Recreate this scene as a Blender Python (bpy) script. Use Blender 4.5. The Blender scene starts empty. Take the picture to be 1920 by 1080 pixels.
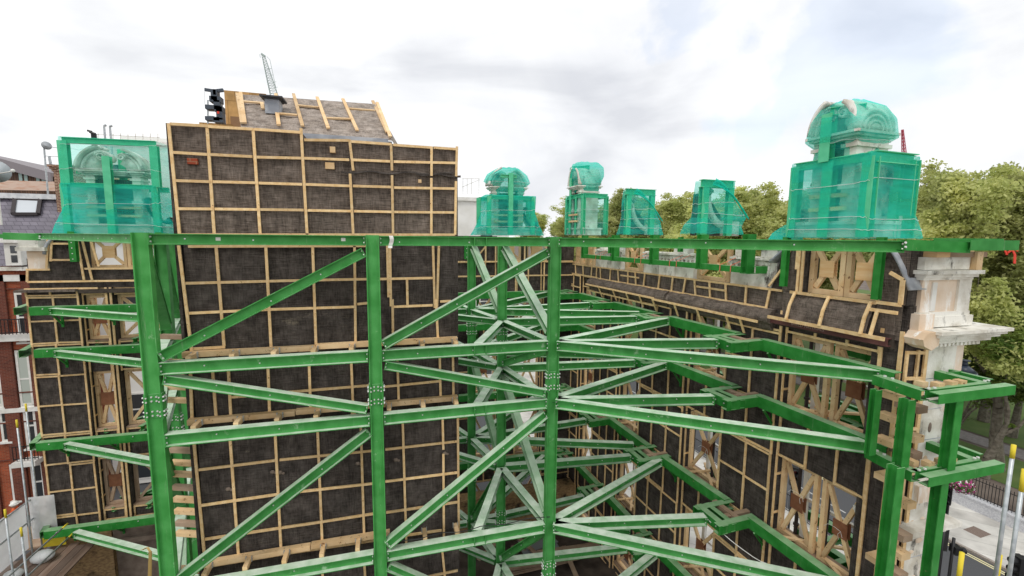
import bpy, math, random
from mathutils import Vector, Matrix, noise
R=math.radians
random.seed(7)
scene=bpy.context.scene
COL=scene.collection
# ---------------------------------------------------------------- camera
YAW,PITCH,ROLL,FPX=R(15.68),R(6.39),R(.55),830.0
fw=Vector((math.sin(YAW)*math.cos(PITCH),math.cos(YAW)*math.cos(PITCH),-math.sin(PITCH)))
r0=Vector((math.cos(YAW),-math.sin(YAW),0)); u0=r0.cross(fw)
rt=r0*math.cos(ROLL)+u0*math.sin(ROLL); up=-r0*math.sin(ROLL)+u0*math.cos(ROLL)
cam=bpy.data.cameras.new('camera'); co=bpy.data.objects.new('camera',cam); COL.objects.link(co)
co.matrix_world=Matrix((( rt.x,up.x,-fw.x,0),(rt.y,up.y,-fw.y,0),(rt.z,up.z,-fw.z,0),(0,0,0,1)))
cam.sensor_width=36; cam.lens=36*FPX/1920; cam.clip_start=.1; cam.clip_end=2000
scene.camera=co
scene.render.resolution_x=1024; scene.render.resolution_y=576
# ---------------------------------------------------------------- world, sun, exposure
SUN_EL,SUN_AZ=R(56),R(215)       # azimuth clockwise from +Y
w=bpy.data.worlds.new('World'); scene.world=w; w.use_nodes=True
nt=w.node_tree; nt.nodes.clear()
N=nt.nodes.new; L=nt.links.new
out=N('ShaderNodeOutputWorld'); bg=N('ShaderNodeBackground'); bg2=N('ShaderNodeBackground'); mx=N('ShaderNodeMixShader')
sky=N('ShaderNodeTexSky'); sky.sky_type='NISHITA'; sky.sun_disc=False; sky.sun_elevation=SUN_EL; sky.sun_rotation=SUN_AZ
bg.inputs[1].default_value=.15; L(sky.outputs[0],bg.inputs[0])
tc=N('ShaderNodeTexCoord'); mp=N('ShaderNodeMapping'); mp.inputs[3].default_value=(1,1,2.6); mp.inputs[1].default_value=(3.1,.7,.35); L(tc.outputs['Generated'],mp.inputs[0])
n1=N('ShaderNodeTexNoise'); n1.inputs['Scale'].default_value=1.7; n1.inputs['Detail'].default_value=9; n1.inputs['Roughness'].default_value=.55; n1.inputs['Distortion'].default_value=.35; L(mp.outputs[0],n1.inputs[0])
cr=N('ShaderNodeValToRGB'); cr.color_ramp.elements[0].position=.36; cr.color_ramp.elements[1].position=.44; L(n1.outputs[0],cr.inputs[0])
mp2=N('ShaderNodeMapping'); mp2.inputs[3].default_value=(1.3,1.3,3.0); mp2.inputs[1].default_value=(.4,2.2,0); L(tc.outputs['Generated'],mp2.inputs[0])
n2=N('ShaderNodeTexNoise'); n2.inputs['Scale'].default_value=1.5; n2.inputs['Detail'].default_value=7; n2.inputs['Distortion'].default_value=.5; L(mp2.outputs[0],n2.inputs[0])
c2=N('ShaderNodeValToRGB'); e=c2.color_ramp.elements; e[0].position=.36; e[0].color=(.74,.755,.785,1); e[1].position=.60; e[1].color=(1,1,1,1)
m=e.new(.47); m.color=(.90,.91,.925,1); L(n2.outputs[0],c2.inputs[0])
DARKC=True; bg2.inputs[1].default_value=.76
def blob(px,rad,amp,sc,soft=.06):   # irregular patch of sky round a compass direction
    v=N('ShaderNodeVectorMath'); v.operation='DISTANCE'; nrm=N('ShaderNodeVectorMath'); nrm.operation='NORMALIZE'; L(tc.outputs['Generated'],nrm.inputs[0]); L(nrm.outputs[0],v.inputs[0]); v.inputs[1].default_value=px
    q=N('ShaderNodeTexNoise'); q.inputs['Scale'].default_value=sc; q.inputs['Detail'].default_value=9; q.inputs['Distortion'].default_value=.4; L(tc.outputs['Generated'],q.inputs[0])
    s=N('ShaderNodeMath'); s.operation='MULTIPLY_ADD'; s.inputs[1].default_value=amp; L(q.outputs[0],s.inputs[0]); L(v.outputs['Value'],s.inputs[2])
    r=N('ShaderNodeMapRange'); r.inputs[1].default_value=rad+amp*.5; r.inputs[2].default_value=rad+amp*.5+soft; r.inputs[3].default_value=1; r.inputs[4].default_value=0; L(s.outputs[0],r.inputs[0]); return r.outputs[0]
d1=(.76,.60,.26); d2=(.86,.42,.28)
b1=blob(d1,.05,1.2,2.6); b2=blob((.52,.75,.41),.03,.7,5); mxx=N('ShaderNodeMath'); mxx.operation='MAXIMUM'; L(b1,mxx.inputs[0]); L(b2,mxx.inputs[1])
mm=N('ShaderNodeMath'); mm.operation='MULTIPLY_ADD'; mm.inputs[1].default_value=-.28; mm.inputs[2].default_value=1; L(mxx.outputs[0],mm.inputs[0])
gb=blob((.40,.87,.27),.08,1.0,2.3,.22); g2=blob((.05,.95,.30),.03,1.0,2.0,.22); gm=N('ShaderNodeMath'); gm.operation='MAXIMUM'; L(gb,gm.inputs[0]); L(g2,gm.inputs[1])
gx=N('ShaderNodeMix'); gx.data_type='RGBA'; gx.blend_type='MULTIPLY'; gq=N('ShaderNodeMath'); gq.operation='MULTIPLY'; gq.inputs[1].default_value=.8; L(gm.outputs[0],gq.inputs[0]); L(gq.outputs[0],gx.inputs[0]); L(c2.outputs[0],gx.inputs[6]); gx.inputs[7].default_value=(.82,.83,.86,1); L(gx.outputs[2],bg2.inputs[0])
L(mm.outputs[0],mx.inputs[0]); L(bg.outputs[0],mx.inputs[1]); L(bg2.outputs[0],mx.inputs[2]); L(mx.outputs[0],out.inputs[0])
sl=bpy.data.lights.new('sun','SUN'); sl.energy=.7; sl.angle=R(14); sl.color=(1,.95,.88)
so=bpy.data.objects.new('sun',sl); COL.objects.link(so)
sd=Vector((math.sin(SUN_AZ)*math.cos(SUN_EL),math.cos(SUN_AZ)*math.cos(SUN_EL),math.sin(SUN_EL)))
so.rotation_euler=sd.to_track_quat('Z','Y').to_euler(); so.location=sd*60
vs=scene.view_settings; vs.view_transform='Standard'; vs.look='None'; vs.exposure=.62; vs.gamma=1
# ---------------------------------------------------------------- pixel rays used as a survey: a point where a sight line meets a KNOWN plane
def ray(x,y): return rt*(x-960)+up*(540-y)+fw*FPX
def PZ(x,y,z): d=ray(x,y); return d*(z/d.z)
def PY(x,y,Y): d=ray(x,y); return d*(Y/d.y)
def depth(p): return max(.5,Vector(p).dot(fw))
AZ=R(-3.0); DT=Vector((math.sin(AZ),math.cos(AZ),0)); DN=Vector((math.cos(AZ),-math.sin(AZ),0)); ZU=Vector((0,0,1)); XU=Vector((1,0,0)); YU=Vector((0,1,0))
def FR(t,z,c): return DT*t+DN*c+ZU*z           # right facade: t along, c outwards
def PW(x,y,c): d=ray(x,y); return d*(c/d.dot(DN))
G=-15.0                                         # street level
# ---------------------------------------------------------------- materials
def lin(h):
    v=[int(h[i:i+2],16)/255 for i in (0,2,4)]
    return tuple(((a/12.92) if a<=.04045 else ((a+.055)/1.055)**2.4) for a in v)+(1,)
MATS={}
def mat(name,col,rough=.8,col2=None,scale=4,detail=6,lo=.4,hi=.6,bump=0,bscale=40,metal=0,stretch=(1,1,1),rnd=0,spec=.4,dust=None,dust_skylit_k=.5,streak=None,rust=False):
    if name in MATS: return MATS[name]
    m=bpy.data.materials.new(name); m.use_nodes=True; t=m.node_tree; b=t.nodes['Principled BSDF']; N=t.nodes.new; L=t.links.new
    c=lin(col) if isinstance(col,str) else tuple(col)+(1,)
    b.inputs['Roughness'].default_value=rough; b.inputs['Metallic'].default_value=metal; b.inputs['Specular IOR Level'].default_value=spec
    tcn=N('ShaderNodeTexCoord'); mp=N('ShaderNodeMapping'); mp.inputs[3].default_value=stretch; L(tcn.outputs['Object'],mp.inputs[0])
    sock=None
    if col2 is not None:
        n=N('ShaderNodeTexNoise'); n.inputs['Scale'].default_value=scale; n.inputs['Detail'].default_value=detail; L(mp.outputs[0],n.inputs[0])
        r=N('ShaderNodeValToRGB'); r.color_ramp.elements[0].position=lo; r.color_ramp.elements[1].position=hi
        r.color_ramp.elements[0].color=c; r.color_ramp.elements[1].color=lin(col2) if isinstance(col2,str) else tuple(col2)+(1,)
        L(n.outputs[0],r.inputs[0]); sock=r.outputs[0]
    else:
        rg=N('ShaderNodeRGB'); rg.outputs[0].default_value=c; sock=rg.outputs[0]
    def mix(fac,a,bc):
        x=N('ShaderNodeMix'); x.data_type='RGBA'; L(fac,x.inputs[0]); L(a,x.inputs[6])
        if isinstance(bc,(tuple,list)): x.inputs[7].default_value=bc
        else: L(bc,x.inputs[7])
        return x.outputs[2]
    if streak:
        n=N('ShaderNodeTexNoise'); n.inputs['Scale'].default_value=streak[2]; n.inputs['Detail'].default_value=8; n.inputs['Roughness'].default_value=.7
        mp3=N('ShaderNodeMapping'); mp3.inputs[3].default_value=streak[3]; L(tcn.outputs['Object'],mp3.inputs[0]); L(mp3.outputs[0],n.inputs[0])
        r=N('ShaderNodeMapRange'); r.inputs[1].default_value=streak[1]; r.inputs[2].default_value=streak[1]+streak[4]; L(n.outputs[0],r.inputs[0])
        sock=mix(r.outputs[0],sock,lin(streak[0]))
    if dust:  # pale dust and sky brightness together, painted into the colour of upward faces
        g=N('ShaderNodeNewGeometry'); s=N('ShaderNodeSeparateXYZ'); L(g.outputs['True Normal'],s.inputs[0])
        n=N('ShaderNodeTexNoise'); n.inputs['Scale'].default_value=3.5; n.inputs['Detail'].default_value=8; L(tcn.outputs['Object'],n.inputs[0])
        r=N('ShaderNodeMapRange'); r.inputs[1].default_value=.3; r.inputs[2].default_value=.9; r.inputs[4].default_value=1; L(s.outputs[2],r.inputs[0])
        k=N('ShaderNodeMapRange'); k.inputs[1].default_value=.3; k.inputs[2].default_value=.65; k.inputs[3].default_value=dust_skylit_k*.55; k.inputs[4].default_value=dust_skylit_k; L(n.outputs[0],k.inputs[0])
        q=N('ShaderNodeMath'); q.operation='MULTIPLY'; L(r.outputs[0],q.inputs[0]); L(k.outputs[0],q.inputs[1])
        sock=mix(q.outputs[0],sock,lin(dust))
    if rust:
        n=N('ShaderNodeTexNoise'); n.inputs['Scale'].default_value=7; n.inputs['Detail'].default_value=9; n.inputs['Roughness'].default_value=.75; L(tcn.outputs['Object'],n.inputs[0])
        r=N('ShaderNodeMapRange'); r.inputs[1].default_value=.70; r.inputs[2].default_value=.74; r.inputs[4].default_value=.85; L(n.outputs[0],r.inputs[0]); sock=mix(r.outputs[0],sock,lin('8a5a34'))
        n=N('ShaderNodeTexNoise'); n.inputs['Scale'].default_value=1; n.inputs['Detail'].default_value=9; n.inputs['Roughness'].default_value=.8
        m5=N('ShaderNodeMapping'); m5.inputs[3].default_value=(9,9,.8); L(tcn.outputs['Object'],m5.inputs[0]); L(m5.outputs[0],n.inputs[0])
        r=N('ShaderNodeMapRange'); r.inputs[1].default_value=.58; r.inputs[2].default_value=.78; r.inputs[4].default_value=.45; L(n.outputs[0],r.inputs[0]); sock=mix(r.outputs[0],sock,lin('c3cbb4'))
    if rnd:
        oi=N('ShaderNodeObjectInfo'); hs=N('ShaderNodeHueSaturation'); r=N('ShaderNodeMapRange'); r.inputs[3].default_value=1-rnd; r.inputs[4].default_value=1+rnd
        L(oi.outputs['Random'],r.inputs[0]); L(r.outputs[0],hs.inputs['Value']); L(sock,hs.inputs['Color']); sock=hs.outputs[0]
    L(sock,b.inputs['Base Color'])
    if bump:
        n=N('ShaderNodeTexNoise'); n.inputs['Scale'].default_value=bscale; n.inputs['Detail'].default_value=5; L(mp.outputs[0],n.inputs[0])
        bp=N('ShaderNodeBump'); bp.inputs['Strength'].default_value=bump; bp.inputs['Distance'].default_value=.02; L(n.outputs[0],bp.inputs['Height']); L(bp.outputs[0],b.inputs['Normal'])
    MATS[name]=m; return m
GREEN=mat('green_steel',(.052,.29,.06),.5,(.09,.38,.10),3,8,.35,.65,dust='dfecdc',dust_skylit_k=.95,bump=.05,bscale=60,streak=('b5d6b0',.62,2.2,(1,1,1),.12),rnd=.12,spec=.2,rust=True)
GREEN2=mat('green_wale',(.02,.205,.028),.48,(.04,.27,.05),4,8,.35,.65,dust='b9d4b2',dust_skylit_k=.55,bump=.06,bscale=50,streak=('9a8f72',.66,5,(1,1,1),.06),rnd=.1,spec=.2,rust=True)
BOLT=mat('bolt_zinc','e8e8e6',.35,metal=.3)
WOODB=mat('batten_pine',(.70,.45,.20),.75,(.86,.64,.36),3,8,.3,.7,bump=.15,bscale=30,stretch=(3,3,3),rnd=.16,streak=('8a5a2e',.62,14,(1,1,1),.05))
WOOD=mat('timber_pine',(.66,.43,.21),.78,(.80,.59,.35),2.5,9,.3,.7,bump=.2,bscale=25,rnd=.18,streak=('7a5230',.6,9,(1,1,1),.06))
WOODG=mat('weathered_timber',(.30,.20,.13),.85,(.42,.31,.22),3,9,.3,.7,bump=.3,bscale=25,rnd=.2)
PLY=mat('plywood_orange',(.72,.42,.18),.7,(.80,.55,.30),2,9,.3,.7,rnd=.1,stretch=(1,1,6))
GUS=mat('rusty_gusset',(.20,.075,.035),.85,(.28,.12,.06),6,8,.3,.7,rnd=.15)
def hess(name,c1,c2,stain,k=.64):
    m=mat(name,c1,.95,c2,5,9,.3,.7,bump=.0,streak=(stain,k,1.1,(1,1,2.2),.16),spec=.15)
    t=m.node_tree; b=t.nodes['Principled BSDF']; N=t.nodes.new; L=t.links.new
    tcn=N('ShaderNodeTexCoord')
    acc=None
    for sc,st in ((34,(1,1,.12)),(34,(.12,.12,1)),(5,(1,1,.45))):
        mp=N('ShaderNodeMapping'); mp.inputs[3].default_value=st; L(tcn.outputs['Object'],mp.inputs[0])
        n=N('ShaderNodeTexNoise'); n.inputs['Scale'].default_value=sc; n.inputs['Detail'].default_value=3; L(mp.outputs[0],n.inputs[0])
        if acc is None: acc=n.outputs[0]
        else:
            a=N('ShaderNodeMath'); a.operation='ADD'; L(acc,a.inputs[0]); L(n.outputs[0],a.inputs[1]); acc=a.outputs[0]
    bp=N('ShaderNodeBump'); bp.inputs['Strength'].default_value=.9; bp.inputs['Distance'].default_value=.03; L(acc,bp.inputs['Height']); L(bp.outputs[0],b.inputs['Normal'])
    # weave: light and dark threads
    src=b.inputs['Base Color'].links[0].from_socket
    r=N('ShaderNodeMapRange'); r.inputs[1].default_value=1.15; r.inputs[2].default_value=1.85; r.inputs[3].default_value=.55; r.inputs[4].default_value=1.5; L(acc,r.inputs[0])
    hs=N('ShaderNodeHueSaturation'); L(r.outputs[0],hs.inputs['Value']); L(src,hs.inputs['Color']); L(hs.outputs[0],b.inputs['Base Color'])
    return m
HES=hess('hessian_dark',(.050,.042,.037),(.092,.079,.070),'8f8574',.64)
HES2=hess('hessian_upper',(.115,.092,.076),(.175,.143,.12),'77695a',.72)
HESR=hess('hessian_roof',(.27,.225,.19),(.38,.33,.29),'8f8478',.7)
STONE=mat('weathered_stone','c6c0b2',.85,'eeece4',2.2,9,.35,.6,bump=.5,bscale=18,streak=('4c4944',.55,2.4,(1,1,.55),.13))
STONEC=mat('cream_render','d8bd9e',.85,'ebdccb',1.6,8,.35,.65,bump=.3,bscale=20,streak=('f6f4ef',.55,1.5,(2,2,.5),.1))
STONEG=mat('grey_lead','8d929b',.6,'b9bdc2',3,8,.35,.6,bump=.4,bscale=12)
BRK=mat('old_brick_rubble',(.24,.15,.08),.95,(.42,.28,.13),7,9,.35,.65,bump=1.0,bscale=12,stretch=(1,1,2.5),streak=('2c241d',.52,2.0,(1,1,1),.15))
MASON=mat('dusty_masonry',(.16,.12,.095),.95,(.25,.20,.16),3,9,.35,.65,bump=.7,bscale=14)
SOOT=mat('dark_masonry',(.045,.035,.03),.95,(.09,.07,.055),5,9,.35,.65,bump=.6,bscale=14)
IRON=mat('iron_oxide_lintel',(.10,.035,.035),.6,(.15,.06,.055),5,8,.3,.7,bump=.2)
BLACK=mat('black_paint',(.012,.012,.014),.4)
GALV=mat('galvanised_tube','a9b0b4',.4,'c3c8ca',8,6,.4,.6,metal=.4)
YEL=mat('yellow_cap','e9d23c',.6)
WHITE=mat('white_paint','ecebe6',.6,'dedcd5',3,6,.4,.6)
SHEET=mat('white_sheeting','f6f7f8',.45,'e6e9ea',2.5,8,.35,.65,bump=.6,bscale=6)
EARTH=mat('pit_earth',(.045,.033,.026),.98,(.10,.078,.062),1.6,10,.35,.65,bump=1.0,bscale=6)
ASPH=mat('asphalt',(.075,.078,.085),.9,(.10,.102,.108),30,8,.3,.7,bump=.2,bscale=120)
GRASS=mat('grass',(.07,.13,.025),.95,(.11,.16,.04),.6,9,.35,.65,bump=.5,bscale=20)
DIRT=mat('dry_dirt',(.11,.085,.07),.98,(.19,.155,.13),.5,10,.35,.65,bump=.5,bscale=8)
GLASS=mat('window_glass',(.03,.035,.04),.08,spec=.8)
RED=mat('red_strap','d8402c',.7)
SLATEP=mat('lead_flashing','c9ccd0',.55,'dfe1e3',4,6,.4,.6)
def brickmat(name,c1,c2,mo,sx=.225,sz=.075,mort=.012,rough=.9,bump=.4):
    if name in MATS: return MATS[name]
    m=bpy.data.materials.new(name); m.use_nodes=True; t=m.node_tree; b=t.nodes['Principled BSDF']; N=t.nodes.new; L=t.links.new
    tcn=N('ShaderNodeTexCoord'); s=N('ShaderNodeSeparateXYZ'); L(tcn.outputs['Object'],s.inputs[0]); a=N('ShaderNodeMath'); a.operation='ADD'; L(s.outputs[0],a.inputs[0]); L(s.outputs[1],a.inputs[1])
    cb=N('ShaderNodeCombineXYZ'); L(a.outputs[0],cb.inputs[0]); L(s.outputs[2],cb.inputs[1])
    br=N('ShaderNodeTexBrick'); br.inputs['Scale'].default_value=1; br.inputs['Brick Width'].default_value=sx; br.inputs['Row Height'].default_value=sz; br.inputs['Mortar Size'].default_value=mort
    br.inputs['Color1'].default_value=lin(c1); br.inputs['Color2'].default_value=lin(c2); br.inputs['Mortar'].default_value=lin(mo); L(cb.outputs[0],br.inputs[0])
    n=N('ShaderNodeTexNoise'); n.inputs['Scale'].default_value=.8; n.inputs['Detail'].default_value=9; L(tcn.outputs['Object'],n.inputs[0])
    r=N('ShaderNodeMapRange'); r.inputs[1].default_value=.3; r.inputs[2].default_value=.7; r.inputs[3].default_value=.7; r.inputs[4].default_value=1.2; L(n.outputs[0],r.inputs[0])
    hs=N('ShaderNodeHueSaturation'); L(br.outputs[0],hs.inputs['Color']); L(r.outputs[0],hs.inputs['Value']); L(hs.outputs[0],b.inputs['Base Color']); b.inputs['Roughness'].default_value=rough
    bp=N('ShaderNodeBump'); bp.inputs['Strength'].default_value=bump; bp.inputs['Distance'].default_value=.01; bp.invert=True; L(br.outputs['Fac'],bp.inputs['Height']); L(bp.outputs[0],b.inputs['Normal'])
    MATS[name]=m; return m
RBRICK=brickmat('red_brick','b4532f','8f3c22','9a6a50')
DBRICK=brickmat('dark_red_brick','7a3a28','5d2a20','7a5546')
CBRICK=brickmat('chimney_brick','7d4a35','54332a','b49a84',.24,.085,.02)
SLATE=brickmat('slate_tiles','7d7883','68636f','4c4954',.34,.22,.012,.6,.6)
PAVE=brickmat('paving_slabs','d2d0ca','c4c1bb','a5a29c',1.5,.9,.02)
CLADW=brickmat('timber_cladding','6e5240','4a382d','332720',.16,30,.02)
TANP=brickmat('tan_panels','c39a63','b98f58','8f6c40',1.6,3.2,.03)
def netmat(name,alpha,col='2fe6c4'):
    m=bpy.data.materials.new(name); m.use_nodes=True; t=m.node_tree; t.nodes.clear(); N=t.nodes.new; L=t.links.new
    o=N('ShaderNodeOutputMaterial'); tr=N('ShaderNodeBsdfTransparent'); d=N('ShaderNodeBsdfDiffuse'); tl=N('ShaderNodeBsdfTranslucent'); a=N('ShaderNodeMixShader'); x=N('ShaderNodeMixShader')
    c=(.045,.80,.66,1); d.inputs[0].default_value=c; tl.inputs[0].default_value=c; a.inputs[0].default_value=.5; L(d.outputs[0],a.inputs[1]); L(tl.outputs[0],a.inputs[2])
    tr.inputs[0].default_value=(.86,.99,.96,1)
    tcn=N('ShaderNodeTexCoord'); mp=N('ShaderNodeMapping'); mp.inputs[2].default_value=(.5,.3,.7); mp.inputs[3].default_value=(.7,.7,3.4); L(tcn.outputs['Object'],mp.inputs[0])
    n=N('ShaderNodeTexNoise'); n.inputs['Scale'].default_value=1.3; n.inputs['Detail'].default_value=4; n.inputs['Distortion'].default_value=.5; L(mp.outputs[0],n.inputs[0])
    r=N('ShaderNodeMapRange'); r.inputs[1].default_value=.38; r.inputs[2].default_value=.66; r.inputs[3].default_value=alpha*.8; r.inputs[4].default_value=min(.97,alpha*1.4); L(n.outputs[0],r.inputs[0])
    L(r.outputs[0],x.inputs[0]); L(tr.outputs[0],x.inputs[1]); L(a.outputs[0],x.inputs[2]); L(x.outputs[0],o.inputs[0]); MATS[name]=m; return m
def sheetmat():
    m=SHEET; t=m.node_tree; b=t.nodes['Principled BSDF']; tl=t.nodes.new('ShaderNodeBsdfTranslucent'); tl.inputs[0].default_value=(.9,.92,.93,1); x=t.nodes.new('ShaderNodeMixShader'); x.inputs[0].default_value=.45
    t.links.new(b.outputs[0],x.inputs[1]); t.links.new(tl.outputs[0],x.inputs[2]); t.links.new(x.outputs[0],t.nodes['Material Output'].inputs[0])
sheetmat()
NET=netmat('teal_debris_net',.46); NETM=netmat('teal_debris_net_mid',.34); NETL=netmat('teal_debris_net_thin',.15)
# ---------------------------------------------------------------- mesh builder
PSC=[1.0]
class MB:
    def __init__(s): s.v=[]; s.f=[]; s.m=[]; s.cm=0
    def add(s,vs,fs):
        k=len(s.v); s.v+= [tuple(a) for a in vs]; s.f+=[tuple(i+k for i in f) for f in fs]; s.m+=[s.cm]*len(fs)
    def box(s,c,ax,ay,az,hx,hy,hz):
        c=Vector(c); P=[c+ax*(hx*i)+ay*(hy*j)+az*(hz*k) for k in(-1,1) for j in(-1,1) for i in(-1,1)]
        F=[(0,2,3,1),(4,5,7,6),(0,1,5,4),(2,6,7,3),(0,4,6,2),(1,3,7,5)]
        if ax.cross(ay).dot(az)<0: F=[f[::-1] for f in F]
        s.add(P,F)
    def abox(s,x0,x1,y0,y1,z0,z1): s.box(((x0+x1)/2,(y0+y1)/2,(z0+z1)/2),XU,YU,ZU,abs(x1-x0)/2,abs(y1-y0)/2,abs(z1-z0)/2)
    def bar(s,p,q,w,h,upv=ZU):
        p=Vector(p);q=Vector(q); a=q-p; l=a.length
        if l<1e-5: return
        a/=l; sd=a.cross(upv)
        if sd.length<1e-3: sd=a.cross(XU)
        sd.normalize(); u=sd.cross(a); s.box((p+q)/2,a,sd,u,l/2,w/2,h/2)
    def ibeam(s,p,q,H,B,upv=ZU,tf=.018,tw=.014):
        p=Vector(p);q=Vector(q); a=(q-p).normalized(); sd=a.cross(upv)
        if sd.length<1e-3: sd=a.cross(XU)
        sd.normalize(); u=sd.cross(a)
        pr=[(-B/2,-H/2),(B/2,-H/2),(B/2,-H/2+tf),(tw/2,-H/2+tf),(tw/2,H/2-tf),(B/2,H/2-tf),(B/2,H/2),(-B/2,H/2),(-B/2,H/2-tf),(-tw/2,H/2-tf),(-tw/2,-H/2+tf),(-B/2,-H/2+tf)]
        vs=[p+sd*x+u*y for x,y in pr]+[q+sd*x+u*y for x,y in pr]; n=12
        fs=[(i,(i+1)%n,(i+1)%n+n,i+n) for i in range(n)]
        fs+=[(0,1,2,11)[::-1],(10,3,4,9)[::-1],(11,2,3,10)[::-1],(9,4,5,8)[::-1],(8,5,6,7)[::-1]]
        fs+=[(12,13,14,23),(22,15,16,21),(23,14,15,22),(21,16,17,20),(20,17,18,19)]
        s.add(vs,fs)
    def chan(s,p,q,H,B,upv,face,t=.014):   # channel: web on the side 'face'
        p=Vector(p);q=Vector(q); a=(q-p).normalized(); sd=a.cross(upv).normalized(); u=sd.cross(a)
        if sd.dot(face)<0: sd=-sd
        m=(p+q)/2; l=(q-p).length/2
        s.box(m+sd*(B/2-t/2),a,sd,u,l,t/2,H/2)
        for k in(-1,1): s.box(m+u*(k*(H/2-t/2))-sd*(t/2),a,sd,u,l,B/2-t/2,t/2)
    def tube(s,p,q,r,n=8,r2=None,cap=True):
        p=Vector(p);q=Vector(q); a=(q-p).normalized(); sd=a.cross(ZU)
        if sd.length<1e-3: sd=a.cross(XU)
        sd.normalize(); u=sd.cross(a); r2=r if r2 is None else r2
        vs=[p+(sd*math.cos(t)+u*math.sin(t))*r for t in [2*math.pi*i/n for i in range(n)]]+[q+(sd*math.cos(t)+u*math.sin(t))*r2 for t in [2*math.pi*i/n for i in range(n)]]
        fs=[(i,i+n,(i+1)%n+n,(i+1)%n) for i in range(n)]
        if cap: fs+=[tuple(range(n)),tuple(range(2*n-1,n-1,-1))]
        s.add(vs,fs)
    def path(s,pts,r,n=8):
        for a,b in zip(pts[:-1],pts[1:]): s.tube(a,b,r,n)
    def bolts(s,pts,nrm,r=.02,h=.016):
        for p in pts: s.tube(Vector(p),Vector(p)+nrm*h,r,6)
    def ball(s,c,rx,ry=None,rz=None,n=12,m=8):
        ry=ry or rx; rz=rz or rx; c=Vector(c); vs=[]; fs=[]
        for j in range(m+1):
            ph=math.pi*j/m
            for i in range(n):
                th=2*math.pi*i/n; vs.append((c.x+rx*math.sin(ph)*math.cos(th),c.y+ry*math.sin(ph)*math.sin(th),c.z+rz*math.cos(ph)))
        for j in range(m):
            for i in range(n): fs.append((j*n+i,(j+1)*n+i,(j+1)*n+(i+1)%n,j*n+(i+1)%n))
        s.add(vs,fs)
    def prism(s,poly,vec):      # planar polygon extruded by vec
        n=len(poly); P=[Vector(p) for p in poly]; v=Vector(vec)
        s.add(P+[p+v for p in P],[tuple(range(n))[::-1],tuple(range(n,2*n))]+[(i,(i+1)%n,(i+1)%n+n,i+n) for i in range(n)])
    def ribbon(s,pts,vec,thick):  # strip following pts, width vec, thickness
        n=len(pts); P=[Vector(p) for p in pts]; v=Vector(vec); vs=[]
        for i,p in enumerate(P):
            t=(P[min(i+1,n-1)]-P[max(i-1,0)]).normalized(); nn=t.cross(v).normalized()*thick
            vs+=[p,p+v,p+v+nn,p+nn]
        fs=[]
        for i in range(n-1):
            for k in range(4): fs.append((4*i+k,4*i+(k+1)%4,4*i+4+(k+1)%4,4*i+4+k))
        fs+=[(0,3,2,1),(4*n-4,4*n-3,4*n-2,4*n-1)]
        s.add(vs,fs)
    def grid(s,f,nu,nv):
        k=len(s.v); vs=[f(i/nu,j/nv) for j in range(nv+1) for i in range(nu+1)]
        s.add(vs,[(j*(nu+1)+i,j*(nu+1)+i+1,(j+1)*(nu+1)+i+1,(j+1)*(nu+1)+i) for j in range(nv) for i in range(nu)])
    def build(s,name,mats,parent=None,smooth=False,loc=None):
        if PSC[0]!=1: s.v=[(a*PSC[0],b*PSC[0],c*PSC[0]) for a,b,c in s.v]
        me=bpy.data.meshes.new(name); me.from_pydata(s.v,[],s.f); me.update()
        for a in (mats if isinstance(mats,(list,tuple)) else [mats]): me.materials.append(a)
        if any(s.m): me.polygons.foreach_set('material_index',s.m)
        if smooth: me.polygons.foreach_set('use_smooth',[True]*len(me.polygons))
        import bmesh
        bm=bmesh.new(); bm.from_mesh(me); bmesh.ops.recalc_face_normals(bm,faces=bm.faces) if not getattr(s,'keep',0) else None; bm.to_mesh(me); bm.free()
        o=bpy.data.objects.new(name,me); COL.objects.link(o)
        if parent is not None:
            o.parent=parent; o.matrix_parent_inverse=Matrix.Translation(-root_loc(parent))
        return o
LOCS={}
def root_loc(o):
    v=Vector(o.location)
    return v
def tag(o,label=None,cat=None,group=None,kind=None):
    if label: o['label']=label
    if cat: o['category']=cat
    if group: o['group']=group
    if kind: o['kind']=kind
    return o
def thing(name,loc,label,cat,group=None):
    o=bpy.data.objects.new(name,None); COL.objects.link(o); o.location=loc; o.empty_display_size=.2
    return tag(o,label,cat,group)
def sub(mb,name,m,parent,smooth=False):   # sub-part: mesh parented to a part mesh whose own origin is the world origin
    o=mb.build(name,m,None,smooth); o.parent=parent
    return o
def box1(p0,p1):
    m=MB(); m.abox(p0[0],p1[0],p0[1],p1[1],p0[2],p1[2]); return m
ORDS=['topmost','second from top','third from top','fourth from top','fifth from top','sixth from top','seventh from top','eighth from top','ninth from top','tenth from top','lowest','twelfth from top','thirteenth from top','fourteenth from top','fifteenth from top','sixteenth from top','seventeenth from top','eighteenth from top','nineteenth from top','twentieth from top','twenty first from top','twenty second from top','twenty third from top','twenty fourth from top','twenty fifth from top','twenty sixth from top']
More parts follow.
